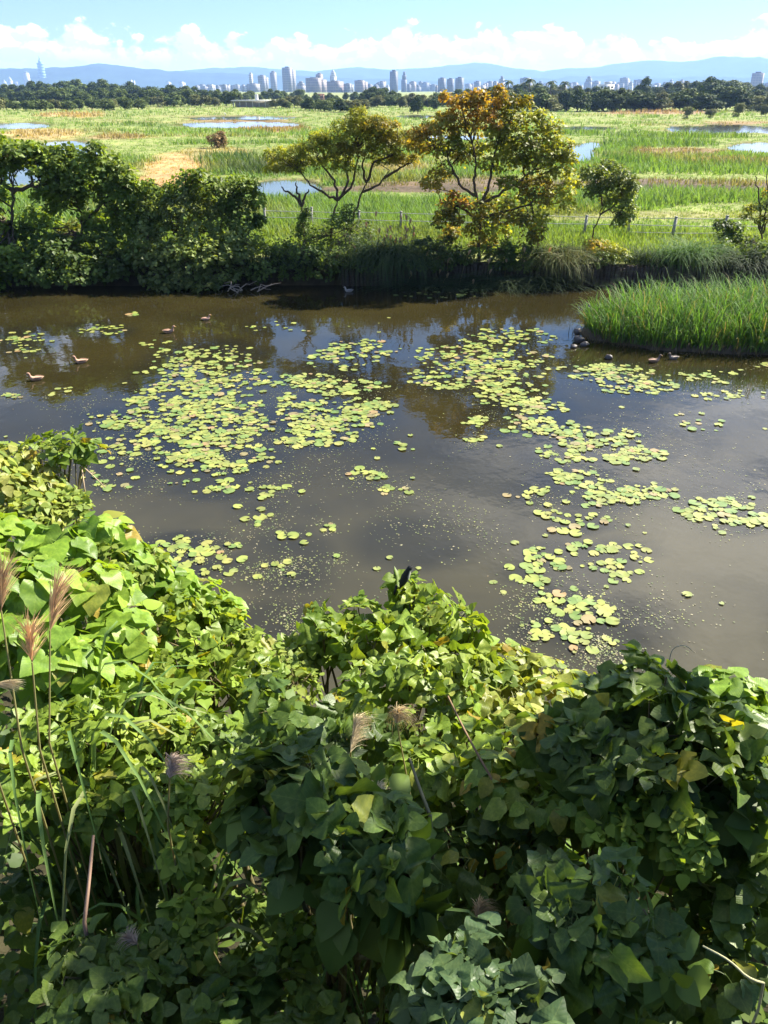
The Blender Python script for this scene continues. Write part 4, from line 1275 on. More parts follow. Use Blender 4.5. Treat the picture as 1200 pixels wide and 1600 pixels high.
bank_tree('shrub', 'low dark shrub with broad leaves on the bank under the right fence post', 'shrub', (1145, 400), [[(1145, 400), (1143, 380), (1140, 365)]],
          [(1130, 352, 16, 8, GD), (1152, 356, 16, 8, GD), (1140, 368, 22, 10, GD), (1165, 385, 26, 16, GD), (1190, 395, 26, 18, GD), (1130, 392, 24, 14, GD)], 0.18, 7, 26, GD, 112, 41.4, 0.05)
bank_tree('shrub', 'tangled brownish shrub hanging over the log wall below the slender tree', 'shrub', (935, 410), [[(935, 410), (938, 395), (942, 380)]],
          [(930, 385, 22, 12, BR), (955, 392, 22, 12, GO), (940, 405, 26, 12, GD), (968, 400, 18, 10, G2)], 0.12, 7, 36, GO, 113, 39.6, 0.04)

bank_tree('shrub', 'dark leafy shrub hanging over the bank edge left of the orange tree trunk', 'shrub', (690, 408), [[(690, 408), (690, 398), (692, 388)]],
          [(668, 392, 24, 14, GD), (700, 388, 24, 14, GD), (655, 412, 24, 12, GD), (690, 412, 26, 12, GD), (722, 402, 22, 14, GD)], 0.15, 7, 24, GD, 114, 39.4, 0.05, sprigs=10)
bank_tree('shrub', 'dark leafy shrub hanging over the bank edge right of the orange tree trunk', 'shrub', (800, 410), [[(800, 410), (800, 400), (802, 390)]],
          [(775, 400, 22, 12, GD), (805, 396, 24, 14, GD), (835, 402, 22, 12, GD), (790, 415, 24, 10, GD), (822, 416, 22, 10, GD)], 0.15, 7, 24, GD, 115, 39.4, 0.05, sprigs=10)

# tall grass clumps on the bank edge (each one a plant)
def grass_clump(label, px, py, Y, h, n, colr, wd, seed, spreadx=0.8, lean=0.8, plumes=0, name='grass_clump', front=0.5, hang=1.0):
    rng = np.random.default_rng(seed)
    B = at_y(px, py, Y); B[2] = float(height(np.array([B[0]]), np.array([Y]))[0])
    e = empty(name, B, label, 'grass')
    P = np.stack([rng.normal(0, spreadx, n), rng.normal(0, 0.35, n), np.zeros(n)], 1)
    a = rng.uniform(0, 6.283, n); Ln = np.abs(rng.normal(lean * 0.5, lean * 0.5, n))
    Yv = norm(np.stack([np.cos(a) * Ln, np.sin(a) * Ln - front * rng.random(n), np.ones(n)], 1))
    X = norm(np.cross(Yv, np.stack([np.cos(a), np.sin(a) - front, np.full(n, 0.01)], 1)))
    Z = -np.cross(X, Yv)
    Z = np.where(Z[:, 2:3] > 0, -Z, Z)
    hh = h * rng.uniform(0.6, 1.15, n)
    C = np.array(colr)[rng.integers(len(colr), size=n)] * rng.uniform(0.75, 1.25, (n, 1))
    T2 = LONG.copy(); T2[:, 2] *= 1.5; T2[-1, 1] = 0.80; T2[-1, 2] = 1.05; T2[6:8, 2] = 0.62; T2[:, 2] *= hang
    V, F, C = stamp(P, X, Yv, Z, np.stack([np.full(n, wd), hh, hh], 1), T2, LONGF, C)
    o = obj('blades', mesh_np('blades', V, F, M_GRASS, C), e); tag(o, kind='stuff')
    for k in range(plumes):
        b = Bag(); px_ = rng.normal(0, spreadx * 0.9); top = np.array([px_ + rng.normal(0, 0.3), -rng.uniform(0.2, 0.9), h * rng.uniform(0.5, 1.25)])
        st = curve((px_, 0, 0), top, 0.25, 6)
        b.tube(st, 0.012, 4, (0.3, 0.26, 0.14))
        tip = top + np.array([rng.uniform(-0.1, 0.15), -0.1, 0.22])
        b.tube(curve(top - (0, 0, 0.05), tip, 0.05, 5), [0.012, 0.05, 0.06, 0.04, 0.008], 5, (0.62, 0.48, 0.32))
        obj('plume', b.mesh('plume', M_STRAW), e)
    return e


DG = [(0.022, 0.044, 0.013), (0.032, 0.058, 0.016), (0.018, 0.036, 0.012)]  # grass green deepened, the unlit bank front put into the colour
grass_clump('tall drooping silvergrass with many pale plumes under the left grey fence post', 612, 405, 39.3, 2.0, 1100, [(0.045, 0.085, 0.024), (0.065, 0.105, 0.03), (0.032, 0.062, 0.018)], 0.035, 201, 0.8, 1.0, 18, front=0.8)
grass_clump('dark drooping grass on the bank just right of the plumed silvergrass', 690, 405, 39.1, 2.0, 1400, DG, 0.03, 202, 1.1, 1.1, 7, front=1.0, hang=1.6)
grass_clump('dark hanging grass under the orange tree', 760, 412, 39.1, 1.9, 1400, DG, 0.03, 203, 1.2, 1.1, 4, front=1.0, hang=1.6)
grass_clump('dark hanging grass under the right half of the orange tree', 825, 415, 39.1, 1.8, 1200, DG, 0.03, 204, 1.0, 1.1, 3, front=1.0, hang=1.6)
grass_clump('sunlit straw green grass tuft left of the slender tree', 872, 402, 39.2, 1.4, 800, [(0.13, 0.145, 0.04), (0.09, 0.12, 0.03), (0.17, 0.16, 0.06)], 0.03, 205, 0.5, 1.0, 1, front=0.8)
grass_clump('bright green grass tuft on the bank below the short fence post', 1072, 398, 39.4, 1.4, 800, [(0.07, 0.15, 0.03), (0.09, 0.18, 0.035)], 0.035, 206, 0.6, 0.9)
grass_clump('dark grass on the bank below the leaning twiggy tree', 1165, 420, 39.1, 1.2, 800, DG, 0.03, 207, 1.0, 1.1, front=0.8)
grass_clump('dark grass at the waterline left of the plumed silvergrass', 485, 445, 39.0, 0.9, 700, DG, 0.03, 208, 1.2, 0.9)
grass_clump('dark grass above the log wall left of the bright green tuft', 1020, 405, 39.5, 0.8, 400, DG, 0.03, 209, 0.6, 1.0)

# bare fallen branches at the water edge
M_TWIG = solid_mat('bleached_twig', (0.34, 0.28, 0.22), 0.8, 0.1, noise=10.0)
for (px, py, lb, sd) in ((395, 458, 'bleached fallen branch in the water under the big overhanging bush', 5), (28, 448, 'pale dead branch hanging to the water at the left edge', 6)):
    rng = np.random.default_rng(sd)
    B = at_z(px, py, 0.0)
    e = empty('fallen_branch', B, lb, 'branch')
    b = Bag()
    for k in range(9):
        a0 = np.array([rng.uniform(-1.2, 0.6), rng.uniform(-0.4, 0.5), rng.uniform(-0.05, 0.2)])
        b.tube(curve(a0, a0 + np.array([rng.uniform(0.4, 1.3) * rng.choice([-1, 1]), rng.uniform(-0.4, 0.3), rng.uniform(0.1, 0.7)]), 0.1, 5, 0.06, rng), np.linspace(0.03, 0.008, 5), 5)
    obj('twigs', b.mesh('twigs', M_TWIG, colors=False), e)

# ------------------------------------------------------------------ grass islet
rng = np.random.default_rng(41)
ic, ir = np.array([14.2, 30.0]), np.array([6.6, 2.75])


def islet_q(x, y):
    return ((x - ic[0]) / ir[0]) ** 2 * np.where(x < ic[0], 1, 0.35) + ((y - ic[1]) / ir[1]) ** 2


gx_, gy_ = np.meshgrid(np.linspace(6.6, 27, 110), np.linspace(26.4, 33.6, 50), indexing='ij')
q = islet_q(gx_, gy_) + 0.35 * (fbm(gx_ * 0.9, gy_ * 0.9, 3) - 0.5)
zi = -0.5 + 0.72 * (1 - sstep(q, 0.75, 1.2)) + 0.10 * (fbm(gx_ * 3, gy_ * 3, 3) - 0.5)
n0, n1 = gx_.shape
i = np.arange(n0 - 1)[:, None] * n1; j = np.arange(n1 - 1)[None]
IF = np.stack([i + j, i + n1 + j, i + n1 + j + 1, i + j + 1], -1).reshape(-1, 4)
M_MUD = solid_mat('islet_mud', (0.085, 0.065, 0.045), 0.75, 0.3, noise=4.0, bump=1.0)
isl = obj('mud_islet', mesh_np('mud_islet', np.stack([gx_.ravel(), gy_.ravel(), zi.ravel()], 1), IF, M_MUD, smooth=True))
tag(isl, kind='structure')
n = 22000
x = rng.uniform(6.9, 24, n); y = rng.uniform(26.9, 33.2, n)
q = islet_q(x, y) + 0.25 * (fbm(x * 1.5, y * 1.5, 2) - 0.5)
x, y, q = x[q < 0.90], y[q < 0.90], q[q < 0.90]
n = len(x)
h = (1.6 + 0.5 * fbm(x * 0.5, y * 0.5, 2)) * (1 - 0.40 * sstep(q, 0.55, 0.92)) * rng.uniform(0.45, 1.18, n) * np.where(rng.random(n) < 0.05, 1.15, 1.0)
a = rng.uniform(0, 6.283, n); Ln = np.abs(rng.normal(0, 0.30, n))
edge = sstep(q, 0.45, 0.95)
ox = (x - ic[0]) / ir[0] ** 2; oy = (y - ic[1]) / ir[1] ** 2
on = np.hypot(ox, oy) + 1e-6
Yv = norm(np.stack([np.cos(a) * Ln + ox / on * edge * 0.22, np.sin(a) * Ln + oy / on * edge * 0.22, np.ones(n)], 1))
X = norm(np.cross(Yv, np.stack([np.cos(a), np.sin(a), np.full(n, 0.01)], 1)))
Z = -np.cross(X, Yv); Z = np.where(Z[:, 2:3] > 0, -Z, Z)
pal = np.array([(0.085, 0.19, 0.034), (0.11, 0.24, 0.042), (0.07, 0.155, 0.03), (0.16, 0.28, 0.06)])
C = pal[rng.integers(4, size=n)] * rng.uniform(0.75, 1.25, (n, 1))
C = np.where(rng.random((n, 1)) < 0.07, np.array([[0.30, 0.25, 0.12]]) * rng.uniform(0.6, 1.1, (n, 1)), C)
T2 = LONG.copy(); T2[:, 2] *= 0.9
V, F, C2 = stamp(np.stack([x, y, np.full(n, 0.08)], 1), X, Yv, Z, np.stack([rng.uniform(0.02, 0.042, n), h, h * rng.uniform(0.3, 1.3, n)], 1), T2, LONGF, C)
reed = obj('islet_grass', mesh_np('islet_grass', V, F, M_GRASS, C2))
tag(reed, 'dense bright green tall grass growing on the mud islet at the right', 'grass', kind='stuff')
# brown dead stalks at the foot
n = 1600
x = rng.uniform(7, 22, n); y = rng.uniform(26.8, 30.5, n); q = islet_q(x, y)
k = (q > 0.72) & (q < 1.03); x, y = x[k], y[k]
V, F, C = blades(np.stack([x, y, np.full(len(x), 0.0)], 1), rng.uniform(0.15, 0.5, len(x)), np.full(len(x), 0.02), np.tile(np.array([[0.16, 0.12, 0.07]]), (len(x), 1)), rng, 0.8, 4, 0.3)
tag(obj('dead_stalks', mesh_np('dead_stalks', V, F, M_GRASS, C)), 'short brown dead stalks along the foot of the grass islet', 'grass', kind='stuff')

M_STONE = solid_mat('wet_stone', (0.09, 0.08, 0.075), 0.55, 0.4, noise=6.0, bump=0.8)
for (px, py, r, lb) in ((903, 518, 0.15, 'dark rounded stone, topmost at the left tip of the grass islet'), (905, 531, 0.18, 'dark stone low in the water at the left tip of the islet'), (914, 538, 0.14, 'pale brown stone in front of the islet tip'),
                        (951, 558, 0.13, 'brown stone at the foot of the islet near its left end'), (896, 541, 0.11, 'small dark stone farthest out from the islet tip')):
    rng = np.random.default_rng(int(px))
    u, v = np.meshgrid(np.linspace(0, 2 * math.pi, 13)[:-1], np.linspace(0, math.pi, 8), indexing='ij')
    d = np.stack([np.cos(u) * np.sin(v), np.sin(u) * np.sin(v), np.cos(v)], -1).reshape(-1, 3)
    rr_ = r * (0.45 + 1.1 * fbm(d[:, 0] * 1.6 + px, d[:, 1] * 1.6 + d[:, 2] * 2, 3))
    V = d * rr_[:, None] * np.array([1.15, 1.0, 0.75])
    F = []
    for a in range(12):
        for b_ in range(7):
            F.append([a * 8 + b_, a * 8 + b_ + 1, ((a + 1) % 12) * 8 + b_ + 1, ((a + 1) % 12) * 8 + b_])
    o = obj('stone', mesh_np('stone', V, np.array(F), M_STONE, smooth=True), None, at_z(px, py, r * 0.45 + (0.2 if py < 520 else 0)))
    tag(o, lb, 'stone', 'stones at the islet tip')

# ------------------------------------------------------------------ lily pads
rng = np.random.default_rng(51)


def pad_mesh(name, seed, notch=0.28, mats=None):
    r_ = np.random.default_rng(seed)
    k = 17
    a = np.linspace(notch / 2, 2 * math.pi - notch / 2, k) + math.pi / 2
    rad = 1 + 0.05 * np.sin(a * 2 + r_.uniform(0, 6)) + r_.normal(0, 0.05, k)
    rim = 0.05 + 0.05 * np.sin(a * 3 + r_.uniform(0, 6))
    V = [[0, 0.12, 0.0]]
    uv = [[0, 0, 0]]
    for q in range(k):
        V.append([0.62 * rad[q] * math.cos(a[q]), 0.62 * rad[q] * math.sin(a[q]), 0.012]); uv.append([0.6, 0.5, 0])
    for q in range(k):
        V.append([rad[q] * math.cos(a[q]), rad[q] * math.sin(a[q]), rim[q] * 0.6]); uv.append([1, 0.5, 0])
    F = [[0, 1 + q, 2 + q] for q in range(k - 1)]
    F4 = [[1 + q, 1 + k + q, 2 + k + q, 2 + q] for q in range(k - 1)]
    return np.array(V), [np.array(F), np.array(F4)]


PADV = [pad_mesh('lily_pad', s, nt) for s, nt in ((1, 0.4), (2, 0.25), (3, 0.7), (4, 0.35), (5, 1.0), (6, 0.5), (7, 0.3))]
PADM = [mesh_np('lily_pad', V, F, M_PAD, smooth=True) for V, F in PADV]
pads = []
for (cx, cy, rx, ry, n, lb) in PADC:
    n = int(n * (0.95 if cy > 800 else 1.3))
    sub = [(cx + rng.normal(0, rx * 0.45), cy + rng.normal(0, ry * 0.45)) for _ in range(max(2, n // 5))]
    for k in range(n):
        if rng.random() < (0.12 if cy > 780 else 0.3):
            s = sub[rng.integers(len(sub))]
            px, py = s[0] + rng.normal(0, rx * 0.2), s[1] + rng.normal(0, ry * 0.2)
        else:
            while True:
                ux, uy = rng.uniform(-1.25, 1.25, 2)
                if ux * ux + uy * uy < 1.2 or (cy > 780 and rng.random() < 0.5): break
            px, py = cx + ux * rx, cy + uy * ry
        p = at_z(px, py, 0)
        if islet_q(p[0], p[1]) < 1.02 or p[1] > 38.4: continue
        r = float(np.clip(rng.normal(0.094, 0.032), 0.035, 0.17))
        # push apart a little
        for _ in range(3):
            for (qx, qy, qr, *_r) in pads[-160:]:
                dx, dy = p[0] - qx, p[1] - qy; d = math.hypot(dx, dy) + 1e-6
                if d < (r + qr) * 0.93:
                    s = ((r + qr) * 0.93 - d) * 0.6
                    p[0] += dx / d * s; p[1] += dy / d * s
        t_ = rng.random()
        c = np.array([0.245, 0.28, 0.062]) * rng.uniform(0.8, 1.15)
        if t_ < 0.16: c = np.array([0.28, 0.285, 0.075]) * rng.uniform(0.8, 1.1)
        elif t_ < 0.22: c = np.array([0.27, 0.22, 0.10]) * rng.uniform(0.8, 1.1)
        elif t_ < 0.235: c = np.array([0.29, 0.20, 0.09])
        elif t_ < 0.42: c = np.array([0.16, 0.23, 0.055])
        pads.append((p[0], p[1], r, c, lb))
for _ in range(60):                       # loose single pads
    px, py = rng.uniform(0, 1200), rng.uniform(470, 1000)
    p = at_z(px, py, 0)
    if p[1] < near_edge(np.array([p[0]]))[0] + 1 or islet_q(p[0], p[1]) < 1.1: continue
    pads.append((p[0], p[1], rng.uniform(0.04, 0.10), np.array([0.22, 0.25, 0.07]), 'open water between the rafts'))
order = sorted(range(len(pads)), key=lambda i: -pads[i][2] / math.hypot(pads[i][0], pads[i][1]) ** 2)
single = set(order[:300])
restV, restF3, restF4, restC, nn = [], [], [], [], 0
LBL = {'near drift': 'round yellow green lily pad in the near drift above the right bank leaves', 'cluster at the right edge': 'lily pad in the tight cluster at the right edge of the water',
       'cluster beside the near left bank': 'lily pad in the cluster against the near left bank leaves', 'right drift': 'lily pad in the long drift right of the dark tree reflection',
       'scattered pads in the open middle water': 'lily pad of the few scattered over the open middle water', 'big left raft': 'lily pad in the big raft left of the middle',
       'middle raft': 'lily pad in the raft at the middle of the pond', 'raft in front of the grass islet': 'lily pad in the raft in front of the grass islet', 'open water between the rafts': 'small loose lily pad on open water',
       'pads between the rafts': 'loose lily pad between two rafts', 'raft below the orange tree reflection': 'lily pad in the raft over the orange tree reflection', 'left edge of the pond below the bushes': 'lily pad near the left edge below the bushes'}
for i_, (x, y, r, c, lb) in enumerate(pads):
    v = int(rng.integers(7)); rz = rng.uniform(0, 6.28)
    tx, ty = rng.normal(0, 0.03, 2); z = 0.008 + rng.uniform(0, 0.022)
    if i_ in single:
        o = obj('lily_pad', PADM[v], None, (x, y, z))
        o.scale = (r, r * rng.uniform(0.88, 1.0), r); o.rotation_euler = (tx, ty, rz); o.color = (*c, 1)
        L_ = LBL.get(lb, 'lily pad in the ' + lb).replace('round yellow green ', '')
        hue = 'browned' if c[0] > c[1] * 1.08 else ('deep green' if c[0] < c[1] * 0.8 else ('pale yellow' if c[0] > 0.30 else 'yellow green'))
        L_ = ('large ' if r > 0.125 else ('small ' if r < 0.085 else '')) + hue + ' ' + L_.replace('small loose', 'loose')
        tag(o, L_, 'lily pad', 'lily pads: ' + lb)
    else:
        V, F = PADV[v]
        R3 = np.array(Matrix.Rotation(rz, 3, 'Z') @ Matrix.Rotation(tx, 3, 'X'))
        restV.append(V * r @ R3.T + np.array([x, y, z])); restF3.append(F[0] + nn); restF4.append(F[1] + nn)
        restC.append(np.tile(c, (len(V), 1))); nn += len(V)
o = obj('lily_pads', mesh_np('lily_pads', np.concatenate(restV), [np.concatenate(restF3), np.concatenate(restF4)], M_PADS, np.concatenate(restC), smooth=True))
tag(o, 'many small yellow green lily pads floating in rafts across the pond', 'lily pads', kind='stuff')

# floating specks of weed
n = 26000
flo = []
zones = [(c[0], c[1], c[2] * 1.3 + 10, c[3] * 1.5 + 8, 0.9 + c[4] / 40) for c in PADC if c[1] > 560] + \
        [(190, 700, 110, 60, 14), (150, 660, 80, 40, 8), (440, 870, 70, 50, 10), (700, 845, 90, 40, 5), (660, 790, 120, 40, 4), (940, 1000, 110, 50, 14), (840, 950, 60, 60, 6), (1090, 780, 130, 60, 8), (950, 700, 130, 60, 10), (430, 975, 90, 35, 8), (600, 920, 120, 40, 3), (1030, 960, 120, 60, 2), (560, 720, 200, 60, 3), (330, 720, 200, 80, 14), (600, 800, 700, 260, 5)]
wts = np.array([z[4] for z in zones]); wts /= wts.sum()
zi_ = rng.choice(len(zones), n, p=wts)
Z_ = np.array(zones)[zi_]
px = Z_[:, 0] + rng.normal(0, 0.55, n) * Z_[:, 2]; py = Z_[:, 1] + rng.normal(0, 0.55, n) * Z_[:, 3]
D_ = np.stack([px - 600, FPX * CP + (800 - py) * SP, -FPX * SP + (800 - py) * CP], 1)
tt = -CAM_H / D_[:, 2]
P = D_ * tt[:, None]
P[:, 2] = rng.uniform(0.004, 0.012, n)
ok = (py > 500) & (P[:, 1] > 5) & (P[:, 1] < 37) & (islet_q(P[:, 0], P[:, 1]) > 1.05) & (rng.random(n) < sstep(fbm(P[:, 0] * 1.3, P[:, 1] * 1.3, 3), 0.40, 0.62) + 0.1)
P = P[ok]; n = len(P)
a = rng.uniform(0, 6.28, n)
X = np.stack([np.cos(a), np.sin(a), 0 * a], 1); Yv = np.stack([-np.sin(a), np.cos(a), 0 * a], 1); Zv = np.tile([0, 0, 1.0], (n, 1))
S = rng.uniform(0.006, 0.018, n) * (1 + 0.5 * (rng.random(n) < 0.06))
pal = np.array([(0.25, 0.27, 0.09), (0.16, 0.19, 0.07), (0.12, 0.11, 0.06), (0.30, 0.28, 0.17), (0.10, 0.12, 0.05)])
V, F, C = stamp(P, X, Yv, Zv, np.stack([S, S * rng.uniform(0.6, 1.8, n), S], 1), np.array([[-1, -0.7, 0], [1, -0.5, 0], [0.8, 0.6, 0], [-0.6, 0.9, 0.0]], float), np.array([[0, 1, 2], [0, 2, 3]]), pal[rng.integers(5, size=n)])
tag(obj('floating_weed', mesh_np('floating_weed', V, F, M_PADS, C)), 'tiny floating flecks of pondweed between the lily pads', 'pondweed', kind='stuff')

# ------------------------------------------------------------------ water birds
def loft(b, pts, rx, rz, k=10, C=None):
    pts = np.asarray(pts, float)
    tg = norm(np.gradient(pts, axis=0))
    A = norm(np.cross(tg, np.array([0, 1.0, 0.0]))) if abs(tg[:, 1]).max() < 0.5 else norm(np.cross(tg, [0, 0, 1.0]))
    Bv = np.array([0, 1.0, 0])[None].repeat(len(pts), 0)
    th = np.arange(k) * 2 * math.pi / k
    V = (pts[:, None] + (np.asarray(rz)[:, None] * np.cos(th))[:, :, None] * A[:, None] + (np.asarray(rx)[:, None] * np.sin(th))[:, :, None] * Bv[:, None]).reshape(-1, 3)
    m = len(pts)
    i = np.arange(m - 1)[:, None] * k; j = np.arange(k)[None]; j2 = (j + 1) % k
    F = np.stack([i + j, i + j2, i + k + j2, i + k + j], -1).reshape(-1, 4)
    b.add(V, F, np.repeat(np.asarray(C), k, 0))
    caps = [[a, (a + 1) % k, (a + 2) % k] for a in ()]


def duck(px, py, yaw, label, body=(0.42, 0.30, 0.22), head=(0.36, 0.22, 0.16), z=0.0, s=1.0, group='ducks on the pond'):
    p = at_z(px, py, z)
    e = empty('duck', p, label, 'duck', group)
    e.rotation_euler = (0, 0, yaw); e.scale = (s * 0.88,) * 3
    b = Bag()
    pts = [(-0.30, 0, 0.13), (-0.26, 0, 0.115), (-0.19, 0, 0.085), (-0.08, 0, 0.06), (0.04, 0, 0.06), (0.13, 0, 0.085), (0.185, 0, 0.14), (0.20, 0, 0.20), (0.205, 0, 0.25), (0.225, 0, 0.285), (0.27, 0, 0.29), (0.295, 0, 0.28), (0.30, 0, 0.278)]
    rx = [0.004, 0.04, 0.09, 0.125, 0.125, 0.10, 0.065, 0.042, 0.04, 0.047, 0.042, 0.025, 0.003]
    rz = [0.003, 0.02, 0.055, 0.085, 0.09, 0.085, 0.065, 0.042, 0.042, 0.046, 0.04, 0.022, 0.003]
    C = [body] * 7 + [head] * 6
    C[0] = tuple(v * 0.6 for v in body)
    loft(b, pts, rx, rz, 12, C)
    obj('body', b.mesh('body', M_FEATHER, smooth=True), e)
    for sg in (-1, 1):
        w_ = Bag()
        loft(w_, [(-0.24, sg * 0.07, 0.135), (-0.12, sg * 0.115, 0.12), (0.0, sg * 0.122, 0.105), (0.09, sg * 0.10, 0.10)], [0.005, 0.02, 0.022, 0.006], [0.01, 0.035, 0.05, 0.015], 8, [tuple(v * 0.7 for v in body)] * 4)
        obj('wing', w_.mesh('wing', M_FEATHER, smooth=True), e)
    bl_ = Bag(); loft(bl_, [(0.29, 0, 0.278), (0.33, 0, 0.265), (0.36, 0, 0.262)], [0.018, 0.017, 0.012], [0.014, 0.008, 0.004], 8, [(0.45, 0.30, 0.10)] * 3)
    obj('bill', bl_.mesh('bill', M_FEATHER, smooth=True), e)
    return e


duck(127, 567, 3.5, 'brown duck swimming on the left water, middle of the three', (0.46, 0.29, 0.20))
duck(57, 594, 3.5, 'brown duck swimming nearest the left edge of the pond', (0.46, 0.29, 0.20))
duck(264, 520, 0.1, 'brown duck swimming farthest from the left edge, right of the other two', (0.46, 0.29, 0.20))
duck(322, 500, 0.3, 'small brown duck near the shade of the big bush', (0.50, 0.32, 0.24), s=0.8)
duck(545, 456, 3.3, 'pale headed duck in the shade by the far bank', (0.35, 0.32, 0.30), (0.6, 0.55, 0.5), s=0.9)
duck(1022, 566, 0.2, 'duck with pale flank resting at the foot of the grass islet', (0.30, 0.20, 0.15), (0.12, 0.09, 0.08), s=0.95)
duck(1052, 561, 3.3, 'greyish duck beside the islet foot, right of the resting duck', (0.28, 0.24, 0.21), (0.18, 0.15, 0.13), s=0.85)

for (px, py, yaw, lb) in ((297, 173, 0.4, 'tiny white egret standing left of the far long pool'), (352, 181, 2.8, 'tiny white egret wading in the upper far long pool'), (383, 186, 0.2, 'tiny white egret on the mud strip between the two long pools'), (868, 188, 1.0, 'tiny white egret on the meadow right of the orange tree')):
    p = at_z(px, py, PLAIN)
    e = empty('egret', p, lb, 'egret', 'white egrets on the wetland'); e.rotation_euler = (0, 0, yaw)
    b = Bag(); W = [(0.8, 0.8, 0.78)]
    loft(b, [(-0.42, 0, 0.42), (-0.25, 0, 0.5), (0, 0, 0.58), (0.16, 0, 0.66), (0.24, 0, 0.78), (0.16, 0, 0.92), (0.2, 0, 1.02), (0.27, 0, 1.06), (0.33, 0, 1.05)], [0.01, 0.07, 0.11, 0.09, 0.04, 0.032, 0.032, 0.042, 0.01], [0.01, 0.08, 0.13, 0.1, 0.04, 0.032, 0.032, 0.04, 0.01], 10, W * 9)
    obj('body', b.mesh('body', M_FEATHER, smooth=True), e)
    b = Bag(); b.tube([(0.32, 0, 1.05), (0.48, 0, 1.03)], [0.018, 0.003], 6, (0.4, 0.3, 0.08)); obj('bill', b.mesh('bill', M_ATTR), e)
    for sg in (-1, 1):
        b = Bag(); b.tube([(0.02, sg * 0.05, 0.5), (-0.02, sg * 0.05, 0.26), (0.0, sg * 0.05, -0.05)], 0.014, 5, (0.03, 0.03, 0.03)); obj('leg', b.mesh('leg', M_ATTR), e)
# ------------------------------------------------------------------ near bank: leaf shapes
OUT = {
    'ovate': [(0, 0), (0.15, -0.04), (0.31, 0.03), (0.41, 0.17), (0.44, 0.33), (0.37, 0.50), (0.30, 0.62), (0.21, 0.76), (0.10, 0.90), (0.03, 0.97), (0, 1.0)],
    'lobe': [(0, 0), (0.17, -0.07), (0.34, 0.00), (0.46, 0.16), (0.56, 0.38), (0.46, 0.44), (0.22, 0.40), (0.30, 0.56), (0.27, 0.72), (0.12, 0.90), (0, 1.0)],
    'deep': [(0, 0), (0.18, -0.06), (0.36, 0.03), (0.50, 0.20), (0.56, 0.44), (0.38, 0.40), (0.10, 0.36), (0.24, 0.55), (0.30, 0.72), (0.14, 0.92), (0, 1.0)],
    'heart': [(0, 0.0), (0.14, -0.12), (0.32, -0.12), (0.46, 0.02), (0.50, 0.20), (0.46, 0.40), (0.36, 0.58), (0.24, 0.74), (0.12, 0.88), (0.04, 0.96), (0, 1.0)],
    'oval': [(0, 0), (0.14, 0.0), (0.27, 0.08), (0.36, 0.22), (0.39, 0.38), (0.37, 0.52), (0.31, 0.66), (0.22, 0.79), (0.11, 0.91), (0.04, 0.97), (0, 1.0)],
}


def smooth_outline(pts, n):
    """resample a hand drawn half outline with a Catmull-Rom curve"""
    P = np.array([pts[0]] + list(pts) + [pts[-1]], float)
    out = []
    for u in np.linspace(0, len(pts) - 1, n):
        k = min(int(u), len(pts) - 2); f = u - k
        a, b, c, d = P[k], P[k + 1], P[k + 2], P[k + 3]
        out.append(0.5 * ((2 * b) + (c - a) * f + (2 * a - 5 * b + 4 * c - d) * f * f + (3 * b - a - 3 * c + d) * f ** 3))
    return np.array(out)


def leaf_mesh(kind_r, kind_l, fold, droop, wave, seed, name='leaf'):
    rg = np.random.default_rng(seed)
    V, UV, F = [], [], []
    n = 14
    spine = np.linspace(0, 1, n) ** 1.15
    curl = rg.uniform(-0.06, 0.06)
    fold = fold * 0.6

    def zf(x, y):
        return fold * abs(x) - 1.25 * droop * y * y - 0.10 * x * x + wave * math.sin(y * 8 + x * 6 + seed) * abs(x) * 0.9 + curl * x

    for y in spine:
        V.append([0, y, zf(0, y)]); UV.append([0, y, 0])
    for sg, kd in ((1, kind_r), (-1, kind_l)):
        o0 = len(V)
        for q, (x, y) in enumerate(smooth_outline(OUT[kd], n)):
            x = max(x, 0.0)
            if 1 < q < n - 2:
                x *= 1 + rg.normal(0, 0.035) + (0.03 if q % 2 else -0.03); y += rg.normal(0, 0.008)
            V.append([sg * x, y, zf(x, y)]); UV.append([sg * x * 2, y, 0])
        for q in range(n - 1):
            f = [q, o0 + q, o0 + q + 1, q + 1]
            if q == 0: f = [0, o0 + 1, 1]
            elif q == n - 2: f = [q, o0 + q, n - 1]
            F.append(f if sg > 0 else f[::-1])
    # petiole
    o0 = len(V)
    for y, z, wd in ((0.02, 0.0, 0.014), (-0.25, -0.06, 0.012), (-0.5, -0.18, 0.012)):
        V += [[-wd, y, z], [wd, y, z]]; UV += [[0, 0, 0], [0, 0, 0]]
    F += [[o0, o0 + 2, o0 + 3, o0 + 1], [o0 + 2, o0 + 4, o0 + 5, o0 + 3]]
    F3 = np.array([f for f in F if len(f) == 3]); F4 = np.array([f for f in F if len(f) == 4])
    return mesh_np(name, np.array(V), [F3, F4], M_LEAF, None, True, np.array(UV))


